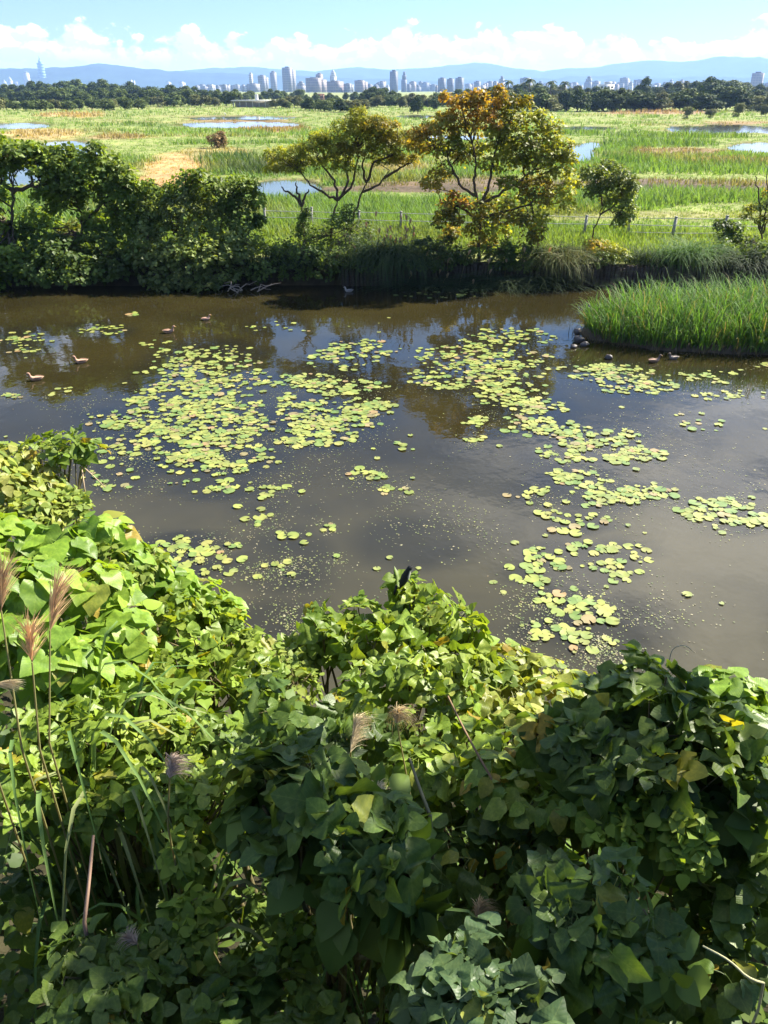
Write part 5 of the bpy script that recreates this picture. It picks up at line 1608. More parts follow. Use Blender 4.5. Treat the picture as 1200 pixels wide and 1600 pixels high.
LM = {
    'mulberry': [leaf_mesh('ovate', 'ovate', 0.22, 0.18, 0.25, 1), leaf_mesh('lobe', 'lobe', 0.20, 0.22, 0.3, 2), leaf_mesh('ovate', 'lobe', 0.25, 0.15, 0.28, 3), leaf_mesh('deep', 'lobe', 0.16, 0.25, 0.3, 4), leaf_mesh('lobe', 'deep', 0.28, 0.28, 0.3, 5), leaf_mesh('deep', 'deep', 0.18, 0.2, 0.3, 6), leaf_mesh('lobe', 'ovate', 0.24, 0.32, 0.35, 7)],
    'heart': [leaf_mesh('heart', 'heart', 0.22, 0.14, 0.16, 11), leaf_mesh('heart', 'heart', 0.34, 0.22, 0.2, 12), leaf_mesh('heart', 'heart', 0.12, 0.10, 0.2, 13)],
    'oval': [leaf_mesh('oval', 'oval', 0.22, 0.18, 0.18, 21), leaf_mesh('oval', 'ovate', 0.30, 0.25, 0.2, 22), leaf_mesh('ovate', 'oval', 0.14, 0.12, 0.2, 23)],
}
_o = smooth_outline(OUT['ovate'], 8)
SIMPLE = np.array([[0, 0.4, -0.03]] + [[x, y, 0.06 * abs(x) - 0.2 * y * y] for x, y in _o] + [[-x, y, 0.06 * abs(x) - 0.2 * y * y] for x, y in _o[-2:0:-1]], float)
SIMPLEF = np.array([[0, 1 + k, 1 + (k + 1) % (len(SIMPLE) - 1)] for k in range(len(SIMPLE) - 1)])

PD = [(0.082, 0.138, 0.026), (0.100, 0.160, 0.029), (0.066, 0.116, 0.025), (0.124, 0.182, 0.033)]        # deep green leaves, darkened further to paint in the lower bank's shade
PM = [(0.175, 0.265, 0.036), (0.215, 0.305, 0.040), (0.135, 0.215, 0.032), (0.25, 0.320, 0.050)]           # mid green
PL = [(0.195, 0.315, 0.036), (0.240, 0.355, 0.044), (0.150, 0.255, 0.034)]                                 # fresh heart leaves
PY_ = [(0.28, 0.31, 0.055), (0.24, 0.29, 0.050), (0.33, 0.34, 0.09), (0.17, 0.24, 0.045)]                  # yellowish vine
YELLOW = [(0.36, 0.33, 0.035), (0.30, 0.31, 0.05), (0.38, 0.28, 0.04), (0.26, 0.30, 0.05)]
FINE = [(0.21, 0.28, 0.05), (0.26, 0.31, 0.06), (0.17, 0.24, 0.045)]


def ground_at(x, y):
    return float(height(np.array([x]), np.array([y]))[0])


def near_plant(name, label, cat, blobs, kind, L0, pal, seed, per=7, style='rosette', yellow=0.03, dens=1.0, droop=0.35, fill=1.0, root=None, shell=0.55, fillpal=None):
    rng = np.random.default_rng(seed)
    L = L0 * (0.86 if seed in (311, 309) else (0.66 if seed in (319, 303, 313) else 0.76))
    if pal is PD: dens *= 0.82
    if seed in (318, 319, 321, 322):          # these climb lower down, in the hollows between the saplings
        blobs = [(b[0], b[1], b[2] + 0.4, b[3], b[4]) for b in blobs]; dens *= 0.85
    cs = np.array([at_s(b[0], b[1], b[2]) for b in blobs])
    m = cs.mean(0)
    if root is None:
        root = np.array([m[0], m[1] + 0.25, 0])
    root = np.array([root[0], root[1], ground_at(root[0], root[1]) - 0.05])
    e = empty(name, root, label, cat)
    sb = Bag(); bb = Bag(); leaves = []
    fb = Bag()
    hub = np.array([root[0] * 0.4 + m[0] * 0.6, root[1] * 0.4 + m[1] * 0.6, root[2] * 0.5 + (m[2] - 0.35) * 0.5])
    sb.tube(curve(root, hub, 0, 5, 0.03, rng), np.linspace(0.03, 0.022, 5), 7)
    for b_, c in zip(blobs, cs):
        s = b_[2] / FPX
        r = np.array([b_[3] * s, b_[3] * s * 0.95, b_[4] * s * 1.1])
        nt = int(dens * (0.85 * math.pi * r[0] * max(r[2], r[0] * 0.6) / (L * L * 1.25) + 3))
        limb = curve(hub, c - np.array([0, 0, r[2] * 0.5]), 0.08, 6, 0.03, rng)
        bb.tube(limb, np.linspace(0.014, 0.006, 6), 5, cap=False)
        if style == 'rosette':
            P, X, Y, Z, S, C, tips = scatter_leaves(c, r, nt, per, L, pal, rng, droop, shell, 1.0, -0.35, 0.45, 0.06)
            for tp in tips:
                s0 = limb[rng.integers(3, 6)]
                bb.tube(curve(s0, tp, 0.03, 4, 0.01, rng), np.linspace(0.006, 0.0035, 4), 4, cap=False)
        else:                                   # carpet of climbing leaves over the mound
            n = nt * per
            d = norm(rng.normal(size=(n * 2, 3))); d = d[d[:, 2] > -0.3][:n]
            P = c + d * (0.7 + 0.35 * rng.random((len(d), 1))) * r
            nrm = norm(d * 0.8 + np.array([0.12, 0.0, 0.75]) + rng.normal(0, 0.32, d.shape))
            dn = norm(np.array([0, -0.25, -1.0]) + d * 0.5 + rng.normal(0, 0.45, d.shape))
            Y = norm(dn - nrm * np.sum(dn * nrm, 1, keepdims=True)); X = np.cross(Y, nrm); Z = nrm
            S = L * rng.uniform(0.55, 1.2, len(d))
            pa = np.asarray(pal)
            C = pa[rng.integers(len(pa), size=len(d))] * rng.uniform(0.8, 1.25, (len(d), 1))
        for q in range(len(P)):
            cc = C[q]
            u = rng.random()
            if u < yellow: cc = np.array(YELLOW[rng.integers(4)]) * rng.uniform(0.7, 1.0)
            front = np.dot(norm(np.array([0, 0, CAM_H]) - c), P[q] - c)
            leaves.append((front / max(r.max(), 0.05) + S[q] / L * 0.4, P[q], X[q], Y[q], Z[q], S[q], cc))
        if fill:
            nf = int((0.6 if pal is PD else 1.0) * fill * (26 + 900 * r[0] * r[2]))
            away = norm(c - np.array([0, 0, CAM_H]))
            cf = c + away * (0.6 * r.max() + 0.08) - np.array([0, 0, 0.10])
            Pf, Xf, Yf, Zf, Sf, Cf, _ = scatter_leaves(cf, r * 1.25, max(6, nf // 5), 6, L * 0.95, fillpal or pal, rng, droop, 0.2, 1.0, -0.9, 0.4, 0.12)
            fb.add(*stamp(Pf, Xf, Yf, Zf, Sf, SIMPLE, SIMPLEF, Cf))
    leaves.sort(key=lambda a: -a[0])
    kinds = LM[kind]
    for (_, P, X, Y, Z, S, cc) in leaves[:300]:
        me = kinds[rng.integers(len(kinds))]
        o = bpy.data.objects.new('leaf', me); col.objects.link(o); o.parent = e
        P = P - root
        o.matrix_basis = Matrix(((X[0] * S, Y[0] * S, Z[0] * S, P[0]), (X[1] * S, Y[1] * S, Z[1] * S, P[1]), (X[2] * S, Y[2] * S, Z[2] * S, P[2]), (0, 0, 0, 1)))
        o.color = (float(cc[0]), float(cc[1]), float(cc[2]), 1)
    for (_, P, X, Y, Z, S, cc) in leaves[300:]:
        V, F, C = stamp(P[None], X[None], Y[None], Z[None], np.array([S]), SIMPLE, SIMPLEF, cc[None])
        fb.add(V, F, C)
    st = obj('stem', sb.mesh('stem', M_STEM, smooth=True, colors=False, off=root), e)
    obj('branch', bb.mesh('branch', M_STEM, smooth=True, colors=False, off=root), st)
    if fb.n:
        tag(obj('inner_foliage', fb.mesh('inner_foliage', M_FILL, smooth=True, off=root), e), kind='stuff')
    return e


def fine_vine(label, blobs, L, seed, pal=FINE, per=240):
    """small leaved climber spilling over the shrubs: leaflets too small to count"""
    rng = np.random.default_rng(seed)
    cs = np.array([at_s(b[0], b[1], b[2]) for b in blobs]); m = cs.mean(0)
    root = np.array([m[0], m[1] + 0.3, 0]); root[2] = ground_at(root[0], root[1]) - 0.05
    e = empty('small_leaved_vine', root, label, 'vine')
    fb = Bag(); sb = Bag()
    for b_, c in zip(blobs, cs):
        s = b_[2] / FPX; r = np.array([b_[3] * s, b_[3] * s, b_[4] * s * 1.15])
        P, X, Y, Z, S, C, tips = scatter_leaves(c, r, per // 5, 5, L, pal, rng, 0.3, 0.65, 1.0, -0.3, 0.5, 0.25)
        fb.add(*stamp(P, X, Y, Z, S, SIMPLE, SIMPLEF, C))
        sb.tube(curve(root, c, 0.1, 6, 0.04, rng), np.linspace(0.01, 0.004, 6), 4)
        for tp in tips[::3]:
            sb.tube(curve(c, tp, 0.04, 4, 0.02, rng), 0.002, 3, cap=False)
    obj('stem', sb.mesh('stem', M_STEM, smooth=True, colors=False, off=root), e)
    tag(obj('leaflets', fb.mesh('leaflets', M_FILL, smooth=True, off=root), e), kind='stuff')


# undergrowth on the slope so that the bank is never bare
rng = np.random.default_rng(61)
n = 22000
x = rng.uniform(-9, 7.5, n); y = 0.3 + 13.7 * rng.random(n) ** 1.6
ok = y < near_edge(x) - 0.4
x, y = x[ok], y[ok]; n = len(x)
zt = rng.uniform(0.0, 1.0, n) * (0.5 + 0.9 * fbm(x * 0.7, y * 0.7, 2)) * np.clip((near_edge(x) - y) / 2.5, 0.25, 1.0)
P = np.stack([x, y, height(x, y) + zt], 1)
d = norm(rng.normal(size=(n, 3)) * np.array([1, 1, 0.4])); X, Y, Z = frames(norm(d + [0, 0, -0.3]), norm(rng.normal(0, 0.4, (n, 3)) + [0, 0, 1.0]))
C = np.array(PD)[rng.integers(4, size=n)] * rng.uniform(0.7, 1.2, (n, 1))
V, F, C = stamp(P, X, Y, Z, rng.uniform(0.08, 0.15, n), SIMPLE, SIMPLEF, C)
tag(obj('undergrowth', mesh_np('undergrowth', V, F, M_FILL, C, smooth=True)), 'low leafy undergrowth covering the near bank below the shrubs', 'undergrowth', kind='stuff')

near_plant('vine_thicket', 'yellow green sunlit vine mound at the top left of the near bank', 'vine',
           [(12, 725, 6.6, 40, 28), (60, 755, 6.4, 42, 26), (15, 775, 6.2, 50, 34), (95, 785, 6.2, 26, 24), (60, 800, 6.0, 45, 26), (-40, 760, 6.3, 60, 50)], 'oval', 0.115, PY_, 301, style='carpet', dens=1.25)
near_plant('mulberry_sapling', 'leafy twig reaching over the water above the yellow vine mound', 'sapling',
           [(60, 700, 6.5, 26, 9), (100, 698, 6.4, 30, 10), (130, 702, 6.4, 16, 8), (110, 715, 6.3, 26, 8)], 'mulberry', 0.14, PM, 302, fill=0.0, dens=0.8, per=6, root=(-3.6, 5.6))
near_plant('heart_leaf_vine', 'large heart leaved vine climbing the left side of the near bank', 'vine',
           [(15, 845, 4.3, 40, 36), (80, 858, 4.3, 50, 36), (150, 838, 4.5, 46, 26), (190, 860, 4.5, 30, 34), (45, 925, 4.0, 60, 44), (140, 925, 4.1, 60, 46), (25, 1010, 3.8, 45, 46), (105, 1030, 3.8, 55, 44), (185, 990, 4.0, 40, 40), (-40, 930, 4.0, 60, 70), (165, 1060, 3.9, 40, 30)],
           'heart', 0.185, PL, 303, style='carpet', dens=0.95, yellow=0.02)
near_plant('heart_leaf_vine', 'heart leaved vine spilling down to the water beside the left lily cluster', 'vine',
           [(230, 892, 4.7, 28, 22), (270, 915, 4.8, 34, 18), (315, 930, 4.9, 34, 16), (345, 948, 4.9, 20, 14)], 'heart', 0.15, PL, 304, style='carpet', dens=1.1)
near_plant('mulberry_sapling', 'small leaved mulberry bush right of the heart leaved vine at the water edge', 'sapling',
           [(265, 965, 4.6, 40, 30), (320, 962, 4.8, 40, 20), (360, 985, 4.7, 38, 22), (285, 1010, 4.4, 46, 30), (375, 1022, 4.5, 40, 24), (425, 1012, 4.8, 32, 14), (330, 1055, 4.2, 56, 26), (250, 1050, 4.1, 36, 24), (400, 1060, 4.3, 36, 20)], 'mulberry', 0.13, PM, 305, dens=1.1)
near_plant('mulberry_sapling', 'sunlit mulberry crest in the middle of the near bank with a bird on top', 'sapling',
           [(640, 922, 5.0, 28, 12), (655, 940, 4.9, 40, 16), (695, 968, 4.7, 40, 22), (605, 968, 4.8, 44, 18), (650, 990, 4.6, 50, 24), (735, 995, 4.6, 32, 20), (580, 1015, 4.5, 46, 26), (715, 1035, 4.3, 46, 28), (640, 1060, 4.1, 56, 28), (555, 1075, 4.1, 46, 26), (760, 1040, 4.5, 26, 18), (700, 1085, 4.0, 40, 24)], 'mulberry', 0.15, PM, 306, dens=0.9, yellow=0.05)
near_plant('mulberry_sapling', 'leafy twig bending left from the middle crest towards the water', 'sapling',
           [(490, 968, 4.8, 22, 10), (520, 972, 4.8, 30, 12), (545, 985, 4.7, 26, 10), (505, 995, 4.6, 22, 12), (560, 960, 4.8, 18, 6)], 'mulberry', 0.14, PM, 307, per=6, fill=0.2, dens=0.8, root=(-0.2, 3.9), yellow=0.05)
near_plant('vine_thicket', 'yellow tinged vine tangle at the water edge right of the middle crest', 'vine',
           [(795, 1030, 4.8, 40, 14), (850, 1055, 4.7, 44, 20), (905, 1075, 4.7, 38, 16), (945, 1090, 4.6, 26, 14), (785, 1080, 4.5, 50, 28), (865, 1100, 4.4, 50, 26), (740, 1100, 4.2, 40, 28), (930, 1120, 4.3, 40, 20), (815, 1135, 4.1, 45, 22)], 'oval', 0.12, PY_, 308, style='carpet', dens=1.05, yellow=0.10)
near_plant('mulberry_sapling', 'dark big leaved mulberry at the right of the near bank', 'sapling',
           [(990, 1090, 3.5, 40, 16), (1050, 1092, 3.4, 46, 20), (960, 1125, 3.4, 46, 24), (1035, 1140, 3.2, 56, 30), (1100, 1140, 3.3, 46, 28), (1150, 1185, 3.2, 42, 30), (930, 1180, 3.2, 46, 28), (1000, 1200, 3.1, 56, 32), (1085, 1215, 3.1, 50, 30), (1165, 1240, 3.1, 36, 24), (890, 1150, 3.4, 34, 22)], 'mulberry', 0.175, PD, 309, dens=0.95)
near_plant('heart_leaf_vine', 'curled vine shoot standing clear over the water at the right edge', 'vine',
           [(1110, 1062, 3.8, 20, 9), (1140, 1068, 3.8, 26, 14), (1170, 1085, 3.8, 18, 16), (1155, 1105, 3.8, 26, 12), (1180, 1120, 3.7, 16, 12)], 'heart', 0.12, PL, 310, style='carpet', fill=0.2, root=(2.3, 3.3), dens=0.9)
near_plant('mulberry_sapling', 'large drooping mulberry branch nearest the camera in the lower middle', 'sapling',
           [(420, 1215, 2.8, 36, 16), (480, 1212, 2.75, 50, 18), (545, 1225, 2.75, 46, 20), (410, 1250, 2.7, 40, 24), (470, 1262, 2.62, 50, 26), (540, 1275, 2.6, 50, 28), (600, 1300, 2.6, 36, 28), (560, 1335, 2.6, 40, 30), (620, 1365, 2.6, 34, 30), (470, 1310, 2.7, 36, 24)], 'mulberry', 0.165, PD, 311, dens=0.8, yellow=0.07, droop=0.6, root=(-0.15, 2.1))
near_plant('mulberry_sapling', 'mulberry shoot between the middle crest and the drooping branch', 'sapling',
           [(430, 1110, 3.7, 40, 22), (490, 1120, 3.6, 44, 24), (440, 1155, 3.4, 44, 22), (500, 1165, 3.4, 40, 20), (590, 1120, 3.8, 36, 22), (370, 1140, 3.6, 40, 22)], 'mulberry', 0.15, PD, 312, dens=0.9)
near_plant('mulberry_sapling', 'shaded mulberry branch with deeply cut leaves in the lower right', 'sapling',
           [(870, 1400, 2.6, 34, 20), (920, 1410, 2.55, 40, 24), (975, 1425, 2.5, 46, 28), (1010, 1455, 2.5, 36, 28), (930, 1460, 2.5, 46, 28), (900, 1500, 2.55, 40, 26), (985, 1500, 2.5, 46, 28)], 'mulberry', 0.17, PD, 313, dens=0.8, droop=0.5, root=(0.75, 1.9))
near_plant('mulberry_sapling', 'pale leaved mulberry shoot at the bottom edge right of the middle', 'sapling',
           [(690, 1545, 2.5, 40, 24), (750, 1520, 2.5, 40, 24), (790, 1560, 2.45, 40, 28), (720, 1590, 2.4, 50, 28), (820, 1600, 2.4, 40, 24)], 'mulberry', 0.135, [(0.085, 0.135, 0.055), (0.10, 0.155, 0.06), (0.07, 0.12, 0.05)], 314, dens=1.0, root=(0.3, 1.5))
near_plant('mulberry_sapling', 'small leaved mulberry in the dark bottom left corner', 'sapling',
           [(160, 1480, 3.1, 46, 20), (225, 1500, 3.0, 46, 24), (130, 1530, 3.0, 46, 26), (200, 1555, 2.9, 56, 28), (270, 1530, 3.0, 36, 22), (160, 1595, 2.9, 60, 24)], 'mulberry', 0.12, PD, 315, dens=1.0)
near_plant('mulberry_sapling', 'low mulberry leaves at the bottom edge left of the middle', 'sapling',
           [(320, 1550, 2.9, 46, 22), (385, 1565, 2.8, 46, 26), (440, 1590, 2.8, 46, 24), (330, 1600, 2.8, 50, 24)], 'mulberry', 0.14, PD, 316, dens=1.0)
near_plant('mulberry_sapling', 'mulberry thicket behind the grass blades on the left', 'sapling',
           [(130, 1105, 3.8, 46, 24), (215, 1100, 3.8, 46, 24), (295, 1110, 3.8, 46, 24), (155, 1165, 3.6, 56, 28), (240, 1170, 3.6, 56, 28), (325, 1175, 3.5, 46, 26), (190, 1235, 3.5, 56, 28), (280, 1240, 3.4, 50, 28), (350, 1240, 3.3, 36, 24), (110, 1235, 3.6, 50, 28), (60, 1150, 3.7, 46, 30), (30, 1240, 3.6, 50, 36)], 'mulberry', 0.125, PM, 317, dens=1.0)
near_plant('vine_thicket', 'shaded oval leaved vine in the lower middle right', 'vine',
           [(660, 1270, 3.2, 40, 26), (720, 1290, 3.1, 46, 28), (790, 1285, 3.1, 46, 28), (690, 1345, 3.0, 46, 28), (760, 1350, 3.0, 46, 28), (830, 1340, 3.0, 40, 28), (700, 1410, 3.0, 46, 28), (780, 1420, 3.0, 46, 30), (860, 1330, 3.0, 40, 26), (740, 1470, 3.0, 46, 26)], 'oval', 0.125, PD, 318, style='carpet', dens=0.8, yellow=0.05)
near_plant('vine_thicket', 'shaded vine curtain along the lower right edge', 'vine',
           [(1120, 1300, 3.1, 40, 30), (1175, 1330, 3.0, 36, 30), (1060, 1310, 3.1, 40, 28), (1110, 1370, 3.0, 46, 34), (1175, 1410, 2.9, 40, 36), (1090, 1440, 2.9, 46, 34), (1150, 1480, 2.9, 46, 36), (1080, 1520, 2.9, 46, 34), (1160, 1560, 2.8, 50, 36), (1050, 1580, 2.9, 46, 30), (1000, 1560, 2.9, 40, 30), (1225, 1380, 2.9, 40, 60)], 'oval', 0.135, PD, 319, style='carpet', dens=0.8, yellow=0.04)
near_plant('vine_thicket', 'half sunlit vine tangle below the yellow tinged one in the middle right', 'vine',
           [(660, 1135, 3.9, 46, 24), (730, 1150, 3.8, 46, 26), (800, 1175, 3.7, 46, 26), (860, 1195, 3.6, 40, 26), (690, 1200, 3.6, 46, 26), (760, 1220, 3.5, 46, 28), (830, 1245, 3.4, 46, 26), (640, 1200, 3.6, 36, 24), (890, 1260, 3.3, 40, 26), (950, 1270, 3.2, 46, 26), (1010, 1280, 3.2, 46, 24)], 'oval', 0.12, PM, 320, style='carpet', dens=0.9, yellow=0.10)
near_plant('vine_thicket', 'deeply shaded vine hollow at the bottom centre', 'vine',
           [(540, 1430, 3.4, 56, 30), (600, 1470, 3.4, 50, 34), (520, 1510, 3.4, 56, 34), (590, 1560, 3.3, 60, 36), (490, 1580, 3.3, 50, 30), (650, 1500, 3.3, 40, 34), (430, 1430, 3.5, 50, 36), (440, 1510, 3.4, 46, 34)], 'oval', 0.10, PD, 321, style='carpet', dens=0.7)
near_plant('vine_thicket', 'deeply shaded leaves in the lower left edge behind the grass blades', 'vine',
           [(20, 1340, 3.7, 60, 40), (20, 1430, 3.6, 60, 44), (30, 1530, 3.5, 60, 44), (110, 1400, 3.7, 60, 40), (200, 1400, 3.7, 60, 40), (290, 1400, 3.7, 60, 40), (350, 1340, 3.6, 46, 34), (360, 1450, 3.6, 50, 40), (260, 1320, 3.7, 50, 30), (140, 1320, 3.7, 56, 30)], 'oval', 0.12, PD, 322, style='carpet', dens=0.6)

fine_vine('fine leaved yellow green climber over the top left vine mound', [(90, 800, 6.0, 34, 24), (50, 810, 5.9, 34, 20), (115, 790, 6.1, 20, 18)], 0.055, 401)
fine_vine('fine leaved climber draped between the heart leaved vines', [(170, 880, 4.4, 30, 26), (205, 900, 4.5, 24, 22), (160, 930, 4.2, 20, 24), (215, 1010, 4.2, 18, 20), (235, 880, 4.6, 20, 14)], 0.045, 402)
fine_vine('fine leaved bright green climber in the dip between the two sunlit bushes', [(430, 1050, 4.6, 36, 24), (470, 1030, 4.8, 30, 20), (400, 1085, 4.3, 36, 22), (460, 1075, 4.4, 36, 22)], 0.05, 403)
fine_vine('fine leaved climber hanging below the dark big leaved mulberry', [(1000, 1260, 3.2, 30, 30), (1050, 1270, 3.1, 34, 28), (960, 1300, 3.1, 26, 26), (1070, 1320, 3.1, 26, 28)], 0.05, 404, PM)
fine_vine('fine leaved climber hanging down in the shade of the bottom left', [(290, 1350, 3.3, 14, 40), (300, 1440, 3.2, 24, 30), (280, 1490, 3.1, 30, 24), (470, 1480, 3.2, 30, 30)], 0.05, 405, PM)

# sunlit short grass showing at the right edge below the mulberry
rng = np.random.default_rng(66)
n = 900
x = rng.uniform(2.9, 5.2, n); y = rng.uniform(3.2, 6.2, n)
V, F, C = blades(np.stack([x, y, height(x, y) + 0.6], 1), rng.uniform(0.25, 0.6, n), np.full(n, 0.008), np.tile(np.array([[0.20, 0.27, 0.06]]), (n, 1)), rng, 0.7, 6, 0.25)
tag(obj('slope_grass', mesh_np('slope_grass', V, F, M_GRASS, C)), 'sunlit tangled grass on the slope at the right edge', 'grass', kind='stuff')

# ------------------------------------------------------------------ long grass blades at the left
def blade_path(root, az, L, rise, rng, n=12):
    t_ = np.linspace(0, 1, n)
    hx = L * (0.12 * t_ + 0.62 * t_ ** 2.0) ; z = L * rise * (t_ * 1.5 - 1.05 * t_ ** 2.2)
    return np.stack([root[0] + hx * math.cos(az), root[1] + hx * math.sin(az), root[2] + z], 1)


def ribbon(path, wd, tilt=0.15):
    n = len(path); tg = norm(np.gradient(path, axis=0))
    side = norm(np.cross(tg, np.array([0, 0, 1.0])))
    up = np.cross(side, tg)
    w_ = wd * np.clip(np.sin(np.linspace(0.35, math.pi, n)), 0.02, 1)
    mid = path - up * (w_ * 0.35)[:, None]
    A = path + side * w_[:, None]; B_ = path - side * w_[:, None]
    V = np.concatenate([A, mid, B_])
    F = [[q, q + 1, n + q + 1, n + q] for q in range(n - 1)] + [[n + q, n + q + 1, 2 * n + q + 1, 2 * n + q] for q in range(n - 1)]
    return V, np.array(F)


rng = np.random.default_rng(71)


def long_grass(label, px, py, s, nb, L, seed, wd=0.010, azr=(0, 6.28)):
    rng = np.random.default_rng(seed)
    top = at_s(px, py, s)
    root = np.array([top[0], top[1] + 0.1, ground_at(top[0], top[1]) - 0.02])
    e = empty('silvergrass', root, label, 'grass')
    for k in range(nb):
        az = rng.uniform(*azr)
        Lk = L * rng.uniform(0.7, 1.2)
        p0 = np.array([rng.normal(0, 0.05), rng.normal(0, 0.05), 0.0])
        rise = rng.uniform(0.72, 1.06) * (top[2] - root[2] + 0.02) / (Lk * 0.55)
        pth = blade_path(p0, az, Lk, min(rise, 6.0), rng)
        V, F = ribbon(pth, wd * rng.uniform(0.7, 1.2))
        c = np.array([(0.12, 0.21, 0.06), (0.15, 0.24, 0.07), (0.09, 0.17, 0.05), (0.22, 0.25, 0.10)][rng.integers(4)])
        obj('blade', mesh_np('blade', V, F, M_GRASS, np.tile(c, (len(V), 1)), smooth=True), e)


long_grass('tall arching silvergrass blades at the left edge below the red plumes', 60, 1150, 3.5, 40, 1.15, 501)
long_grass('second tuft of arching silvergrass blades right of the left edge tuft', 170, 1210, 3.5, 24, 1.0, 502)
long_grass('thin silvergrass blades standing in the dark hollow at the bottom centre', 590, 1470, 3.1, 16, 0.8, 503, 0.007)
long_grass('silvergrass blades in the shade of the lower left', 230, 1420, 3.2, 14, 0.9, 504)

# ------------------------------------------------------------------ grass plumes
def plume(label, tip, neck, foot, s, colr, fan=0.35, nb=110, blen=0.05, droop=0.0, s_foot=None, seed=0):
    rng = np.random.default_rng(seed)
    T_, N_, F_ = at_s(*tip, s), at_s(*neck, s), at_s(*foot, s_foot or s + 0.15)
    root = np.array([F_[0], F_[1], ground_at(F_[0], F_[1])])
    e = empty('grass_plume', root, label, 'grass plume', 'seed plumes of the near bank')
    b = Bag()
    pts = np.array([root, root * 0.3 + F_ * 0.7, F_, F_ * 0.5 + N_ * 0.5, N_])
    m = np.linspace(0, 4, 13)
    b.tube(np.stack([np.interp(m, range(5), pts[:, k]) for k in range(3)], 1), np.linspace(0.005, 0.003, 13), 5, (0.30, 0.28, 0.10))
    obj('stalk', b.mesh('stalk', M_STRAW, off=root), e)
    T_ = N_ + (T_ - N_) * 0.85
    L = np.linalg.norm(T_ - N_)
    ax = norm(T_ - N_)
    fb = Bag()
    t_ = rng.random(nb)
    base = N_ + (T_ - N_) * (t_ * 0.75)[:, None]
    rd = norm(np.cross(norm(rng.normal(size=(nb, 3))), ax))
    right = np.array([1.0, 0, 0.1])
    dirn = norm(ax * (1 - 0.3 * t_)[:, None] + rd * fan * rng.uniform(0.3, 1.2, (nb, 1)) + right * 0.12)
    ln = L * rng.uniform(0.30, 0.55, nb) + blen
    n = 5; tt = np.linspace(0, 1, n)
    for q in range(nb):
        pth = base[q] + dirn[q] * (ln[q] * tt)[:, None]
        pth[:, 2] -= droop * ln[q] * tt ** 2 * rng.uniform(0.6, 1.3)
        pth[:, 0] += 0.15 * droop * ln[q] * tt ** 2
        side = norm(np.cross(dirn[q], np.array([0.2, -1, 0.3])))
        w_ = 0.0016 * (1.1 - tt)
        V = np.concatenate([pth + side * w_[:, None], pth - side * w_[:, None]])
        F = np.array([[a, a + 1, n + a + 1, n + a] for a in range(n - 1)])
        fb.add(V, F, np.array(colr) * rng.uniform(0.7, 1.25))
    tag(obj('plume_head', fb.mesh('plume_head', M_STRAW, off=root), e), kind='stuff')


RED = (0.56, 0.38, 0.20); STRAW = (0.52, 0.42, 0.24); GREYP = (0.40, 0.32, 0.26); CREAM = (0.66, 0.56, 0.34)
plume('tall red brown plume standing upright at the left, rightmost of the three', (92, 885), (78, 985), (77, 1160), 3.1, RED, 0.34, 120, 0.05, 0.2, seed=1)
plume('spiky red brown plume in the middle of the three at the left', (40, 955), (50, 1035), (62, 1170), 3.0, (0.60, 0.38, 0.20), 0.65, 95, 0.04, 0.1, seed=2)
plume('red brown plume cut by the left frame edge', (2, 870), (2, 955), (34, 1170), 3.0, RED, 0.32, 100, 0.05, 0.15, seed=3)
plume('pale straw plume low at the left frame edge', (22, 1062), (-14, 1072), (-20, 1170), 3.0, CREAM, 0.35, 100, 0.03, 0.5, seed=4)
plume('grey feathery plume drooping in front of the left mulberry thicket', (272, 1170), (265, 1215), (262, 1290), 2.9, GREYP, 0.9, 170, 0.06, 1.2, seed=5)
plume('cream curved plume hanging among leaves in the middle', (560, 1105), (548, 1175), (545, 1240), 3.3, CREAM, 0.35, 260, 0.05, 0.9, seed=6)
plume('straw coloured fan of drooping plume threads right of the cream plume', (622, 1098), (620, 1130), (650, 1290), 3.4, STRAW, 1.1, 190, 0.08, 1.4, seed=7)
plume('cream plume half hidden behind the drooping mulberry branch', (588, 1215), (592, 1262), (600, 1330), 2.9, CREAM, 0.4, 220, 0.04, 1.0, seed=8)
plume('small brown withered plume in the bottom left', (190, 1455), (215, 1475), (225, 1520), 2.9, GREYP, 0.9, 90, 0.04, 0.8, seed=9)
plume('dull straw plume hanging in the shade of the lower right middle', (752, 1400), (745, 1440), (740, 1500), 2.8, (0.36, 0.28, 0.16), 0.7, 200, 0.06, 1.4, seed=10)

# bare canes and tendrils
def cane(label, pts, r, c, seed, name='bare_cane'):
    P = np.array([at_s(*p) for p in pts])
    base = np.array([P[-1][0], P[-1][1] + 0.05, ground_at(P[-1][0], P[-1][1])])
    P = np.concatenate([P, base[None]])
    m = np.linspace(0, len(P) - 1, len(P) * 3)
    q = np.stack([np.interp(m, range(len(P)), P[:, k]) for k in range(3)], 1)
    k = np.ones(3) / 3
    for a in range(3): q[1:-1, a] = np.convolve(q[:, a], k, 'valid')
    b = Bag(); b.tube(q - base, np.linspace(r * 0.6, r, len(q)), 6, c)
    o = obj(name, b.mesh(name, M_ATTR, smooth=True), None, base); tag(o, label, 'stem', 'bare stems on the near bank')


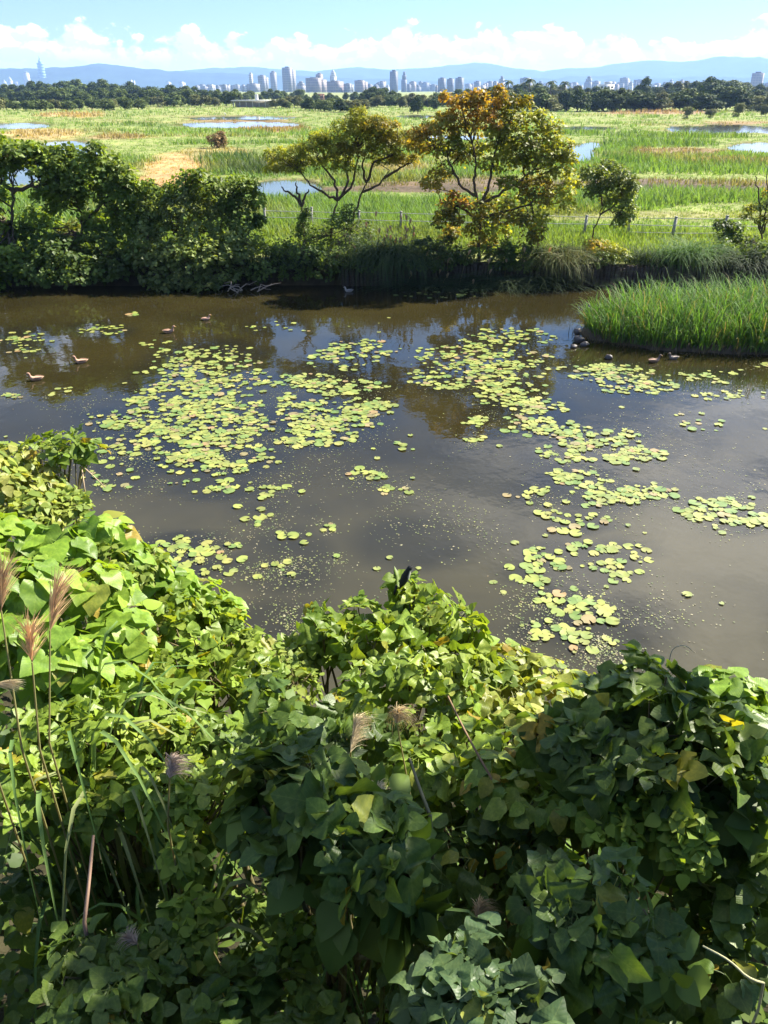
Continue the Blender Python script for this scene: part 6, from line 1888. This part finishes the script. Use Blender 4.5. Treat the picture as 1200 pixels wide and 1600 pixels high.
cane('bare reddish cane leaning in the dark lower left', [(146, 1305, 3.0), (138, 1390, 3.0), (128, 1470, 3.05)], 0.008, (0.26, 0.17, 0.12), 1)
cane('dark cane with a pale streak in the middle right shade', [(640, 1185, 3.3), (655, 1230, 3.2), (682, 1300, 3.15)], 0.009, (0.16, 0.15, 0.08), 2)
cane('brown leafless twig slanting down below the middle crest', [(700, 1088, 3.7), (730, 1150, 3.55), (790, 1255, 3.35)], 0.007, (0.22, 0.14, 0.08), 3)
cane('curling pale tendril standing over the water right of the middle', [(1086, 1020, 4.3), (1070, 1007, 4.3), (1050, 1012, 4.3), (1044, 1040, 4.3), (1043, 1085, 4.3)], 0.0035, (0.42, 0.36, 0.24), 4, 'curling_tendril')
cane('long thin bare stem swinging across the lower right corner', [(1098, 1478, 2.3), (1140, 1500, 2.3), (1170, 1530, 2.32), (1210, 1540, 2.4)], 0.004, (0.35, 0.33, 0.18), 5)
cane('thin bare twig pointing over the water beside the top left twig', [(165, 762, 6.3), (140, 738, 6.3), (120, 722, 6.3)], 0.006, (0.36, 0.27, 0.18), 6)

# ------------------------------------------------------------------ unseen tree added right of the viewpoint, crown placed to shade the lower bank
rng = np.random.default_rng(91)
sv = np.array(SUNV)
shade = [(60, 1470, 3.5), (330, 1450, 3.3), (560, 1490, 2.9), (1090, 1420, 3.0), (900, 1530, 2.7),
         (750, 1570, 2.8), (450, 1550, 3.1), (150, 1570, 3.1), (1000, 1580, 2.6), (840, 1640, 2.6), (250, 1630, 2.9), (430, 1650, 2.9), (60, 1600, 3.4), (690, 1420, 3.0), (220, 1480, 3.3)]
root = np.array([4.9, 4.4, ground_at(4.9, 4.4) - 0.1])
e = empty('tree', root, 'unseen leafy tree added at the right of the viewpoint to shade the lower bank', 'tree')
tb = Bag(); lb = Bag()
hub = np.array([4.3, 5.0, 9.0])
tb.tube(curve(root, hub, 0, 8, 0.05, rng), np.linspace(0.16, 0.10, 8), 9)
for q_ in shade:
    c = at_s(*q_) + sv * rng.uniform(6.6, 7.6)
    P, X, Y, Z, S, C, tips = scatter_leaves(c, np.array([0.34, 0.34, 0.30]), 6, 7, 0.14, PD, rng, 0.4, 0.2, 1.0, -0.9, 0.4, 0.15)
    lb.add(*stamp(P, X, Y, Z, S, SIMPLE, SIMPLEF, C))
    lim = curve(hub, c, 0.1, 6, 0.04, rng); tb.tube(lim, np.linspace(0.04, 0.01, 6), 6, cap=False)
    for tp in tips[::2]: tb.tube(curve(lim[4], tp, 0.03, 3), 0.005, 4, cap=False)
obj('trunk', tb.mesh('trunk', M_BARK, smooth=True, colors=False, off=root), e)
obj('crown', lb.mesh('crown', M_FILL, off=root), e)

# ------------------------------------------------------------------ perched bird
p = at_s(634, 909, 4.88)
e = empty('bird', p, 'small black and white bird perched on top of the middle crest', 'bird')
e.rotation_euler = (0, 0, 0.15); e.scale = (1.1, 1.1, 1.1)
b = Bag()
BK = (0.02, 0.02, 0.022); WT = (0.55, 0.52, 0.46)
pts = [(-0.035, 0, -0.045), (-0.028, 0, -0.02), (-0.016, 0, 0.005), (-0.004, 0, 0.03), (0.006, 0, 0.055), (0.014, 0, 0.075), (0.020, 0, 0.088), (0.026, 0, 0.098), (0.032, 0, 0.104)]
loft(b, pts, [0.006, 0.010, 0.020, 0.025, 0.023, 0.016, 0.0155, 0.0145, 0.004], [0.003, 0.008, 0.018, 0.024, 0.022, 0.016, 0.015, 0.014, 0.004], 12, [BK] * 9)
V = b.V[0]; C = b.C[0]
belly = (V[:, 0] - np.interp(V[:, 2], [p_[2] for p_ in pts], [p_[0] for p_ in pts])) > 0.006
C[belly & (V[:, 2] < 0.075) & (V[:, 2] > -0.01)] = WT
obj('body', b.mesh('body', M_FEATHER, smooth=True), e)
b = Bag(); b.tube([(0.030, 0, 0.099), (0.048, 0, 0.099)], [0.0045, 0.0008], 6, (0.03, 0.03, 0.03)); obj('bill', b.mesh('bill', M_ATTR), e)
b = Bag(); b.box((-0.045, 0, -0.065), (0.010, 0.016, 0.06), BK); o = obj('tail', b.mesh('tail', M_FEATHER), e); o.rotation_euler = (0, 0.25, 0)
for sg in (-1, 1):
    b = Bag(); loft(b, [(-0.034, sg * 0.010, -0.03), (-0.018, sg * 0.020, 0.0), (-0.006, sg * 0.024, 0.03), (0.004, sg * 0.018, 0.058)], [0.002, 0.005, 0.006, 0.003], [0.004, 0.013, 0.016, 0.006], 8, [BK] * 4)
    obj('wing', b.mesh('wing', M_FEATHER, smooth=True), e)
    b = Bag(); b.tube([(-0.008, sg * 0.009, 0.0), (-0.004, sg * 0.009, -0.03), (0.012, sg * 0.010, -0.032)], 0.0022, 5, (0.05, 0.04, 0.04)); obj('leg', b.mesh('leg', M_ATTR), e)
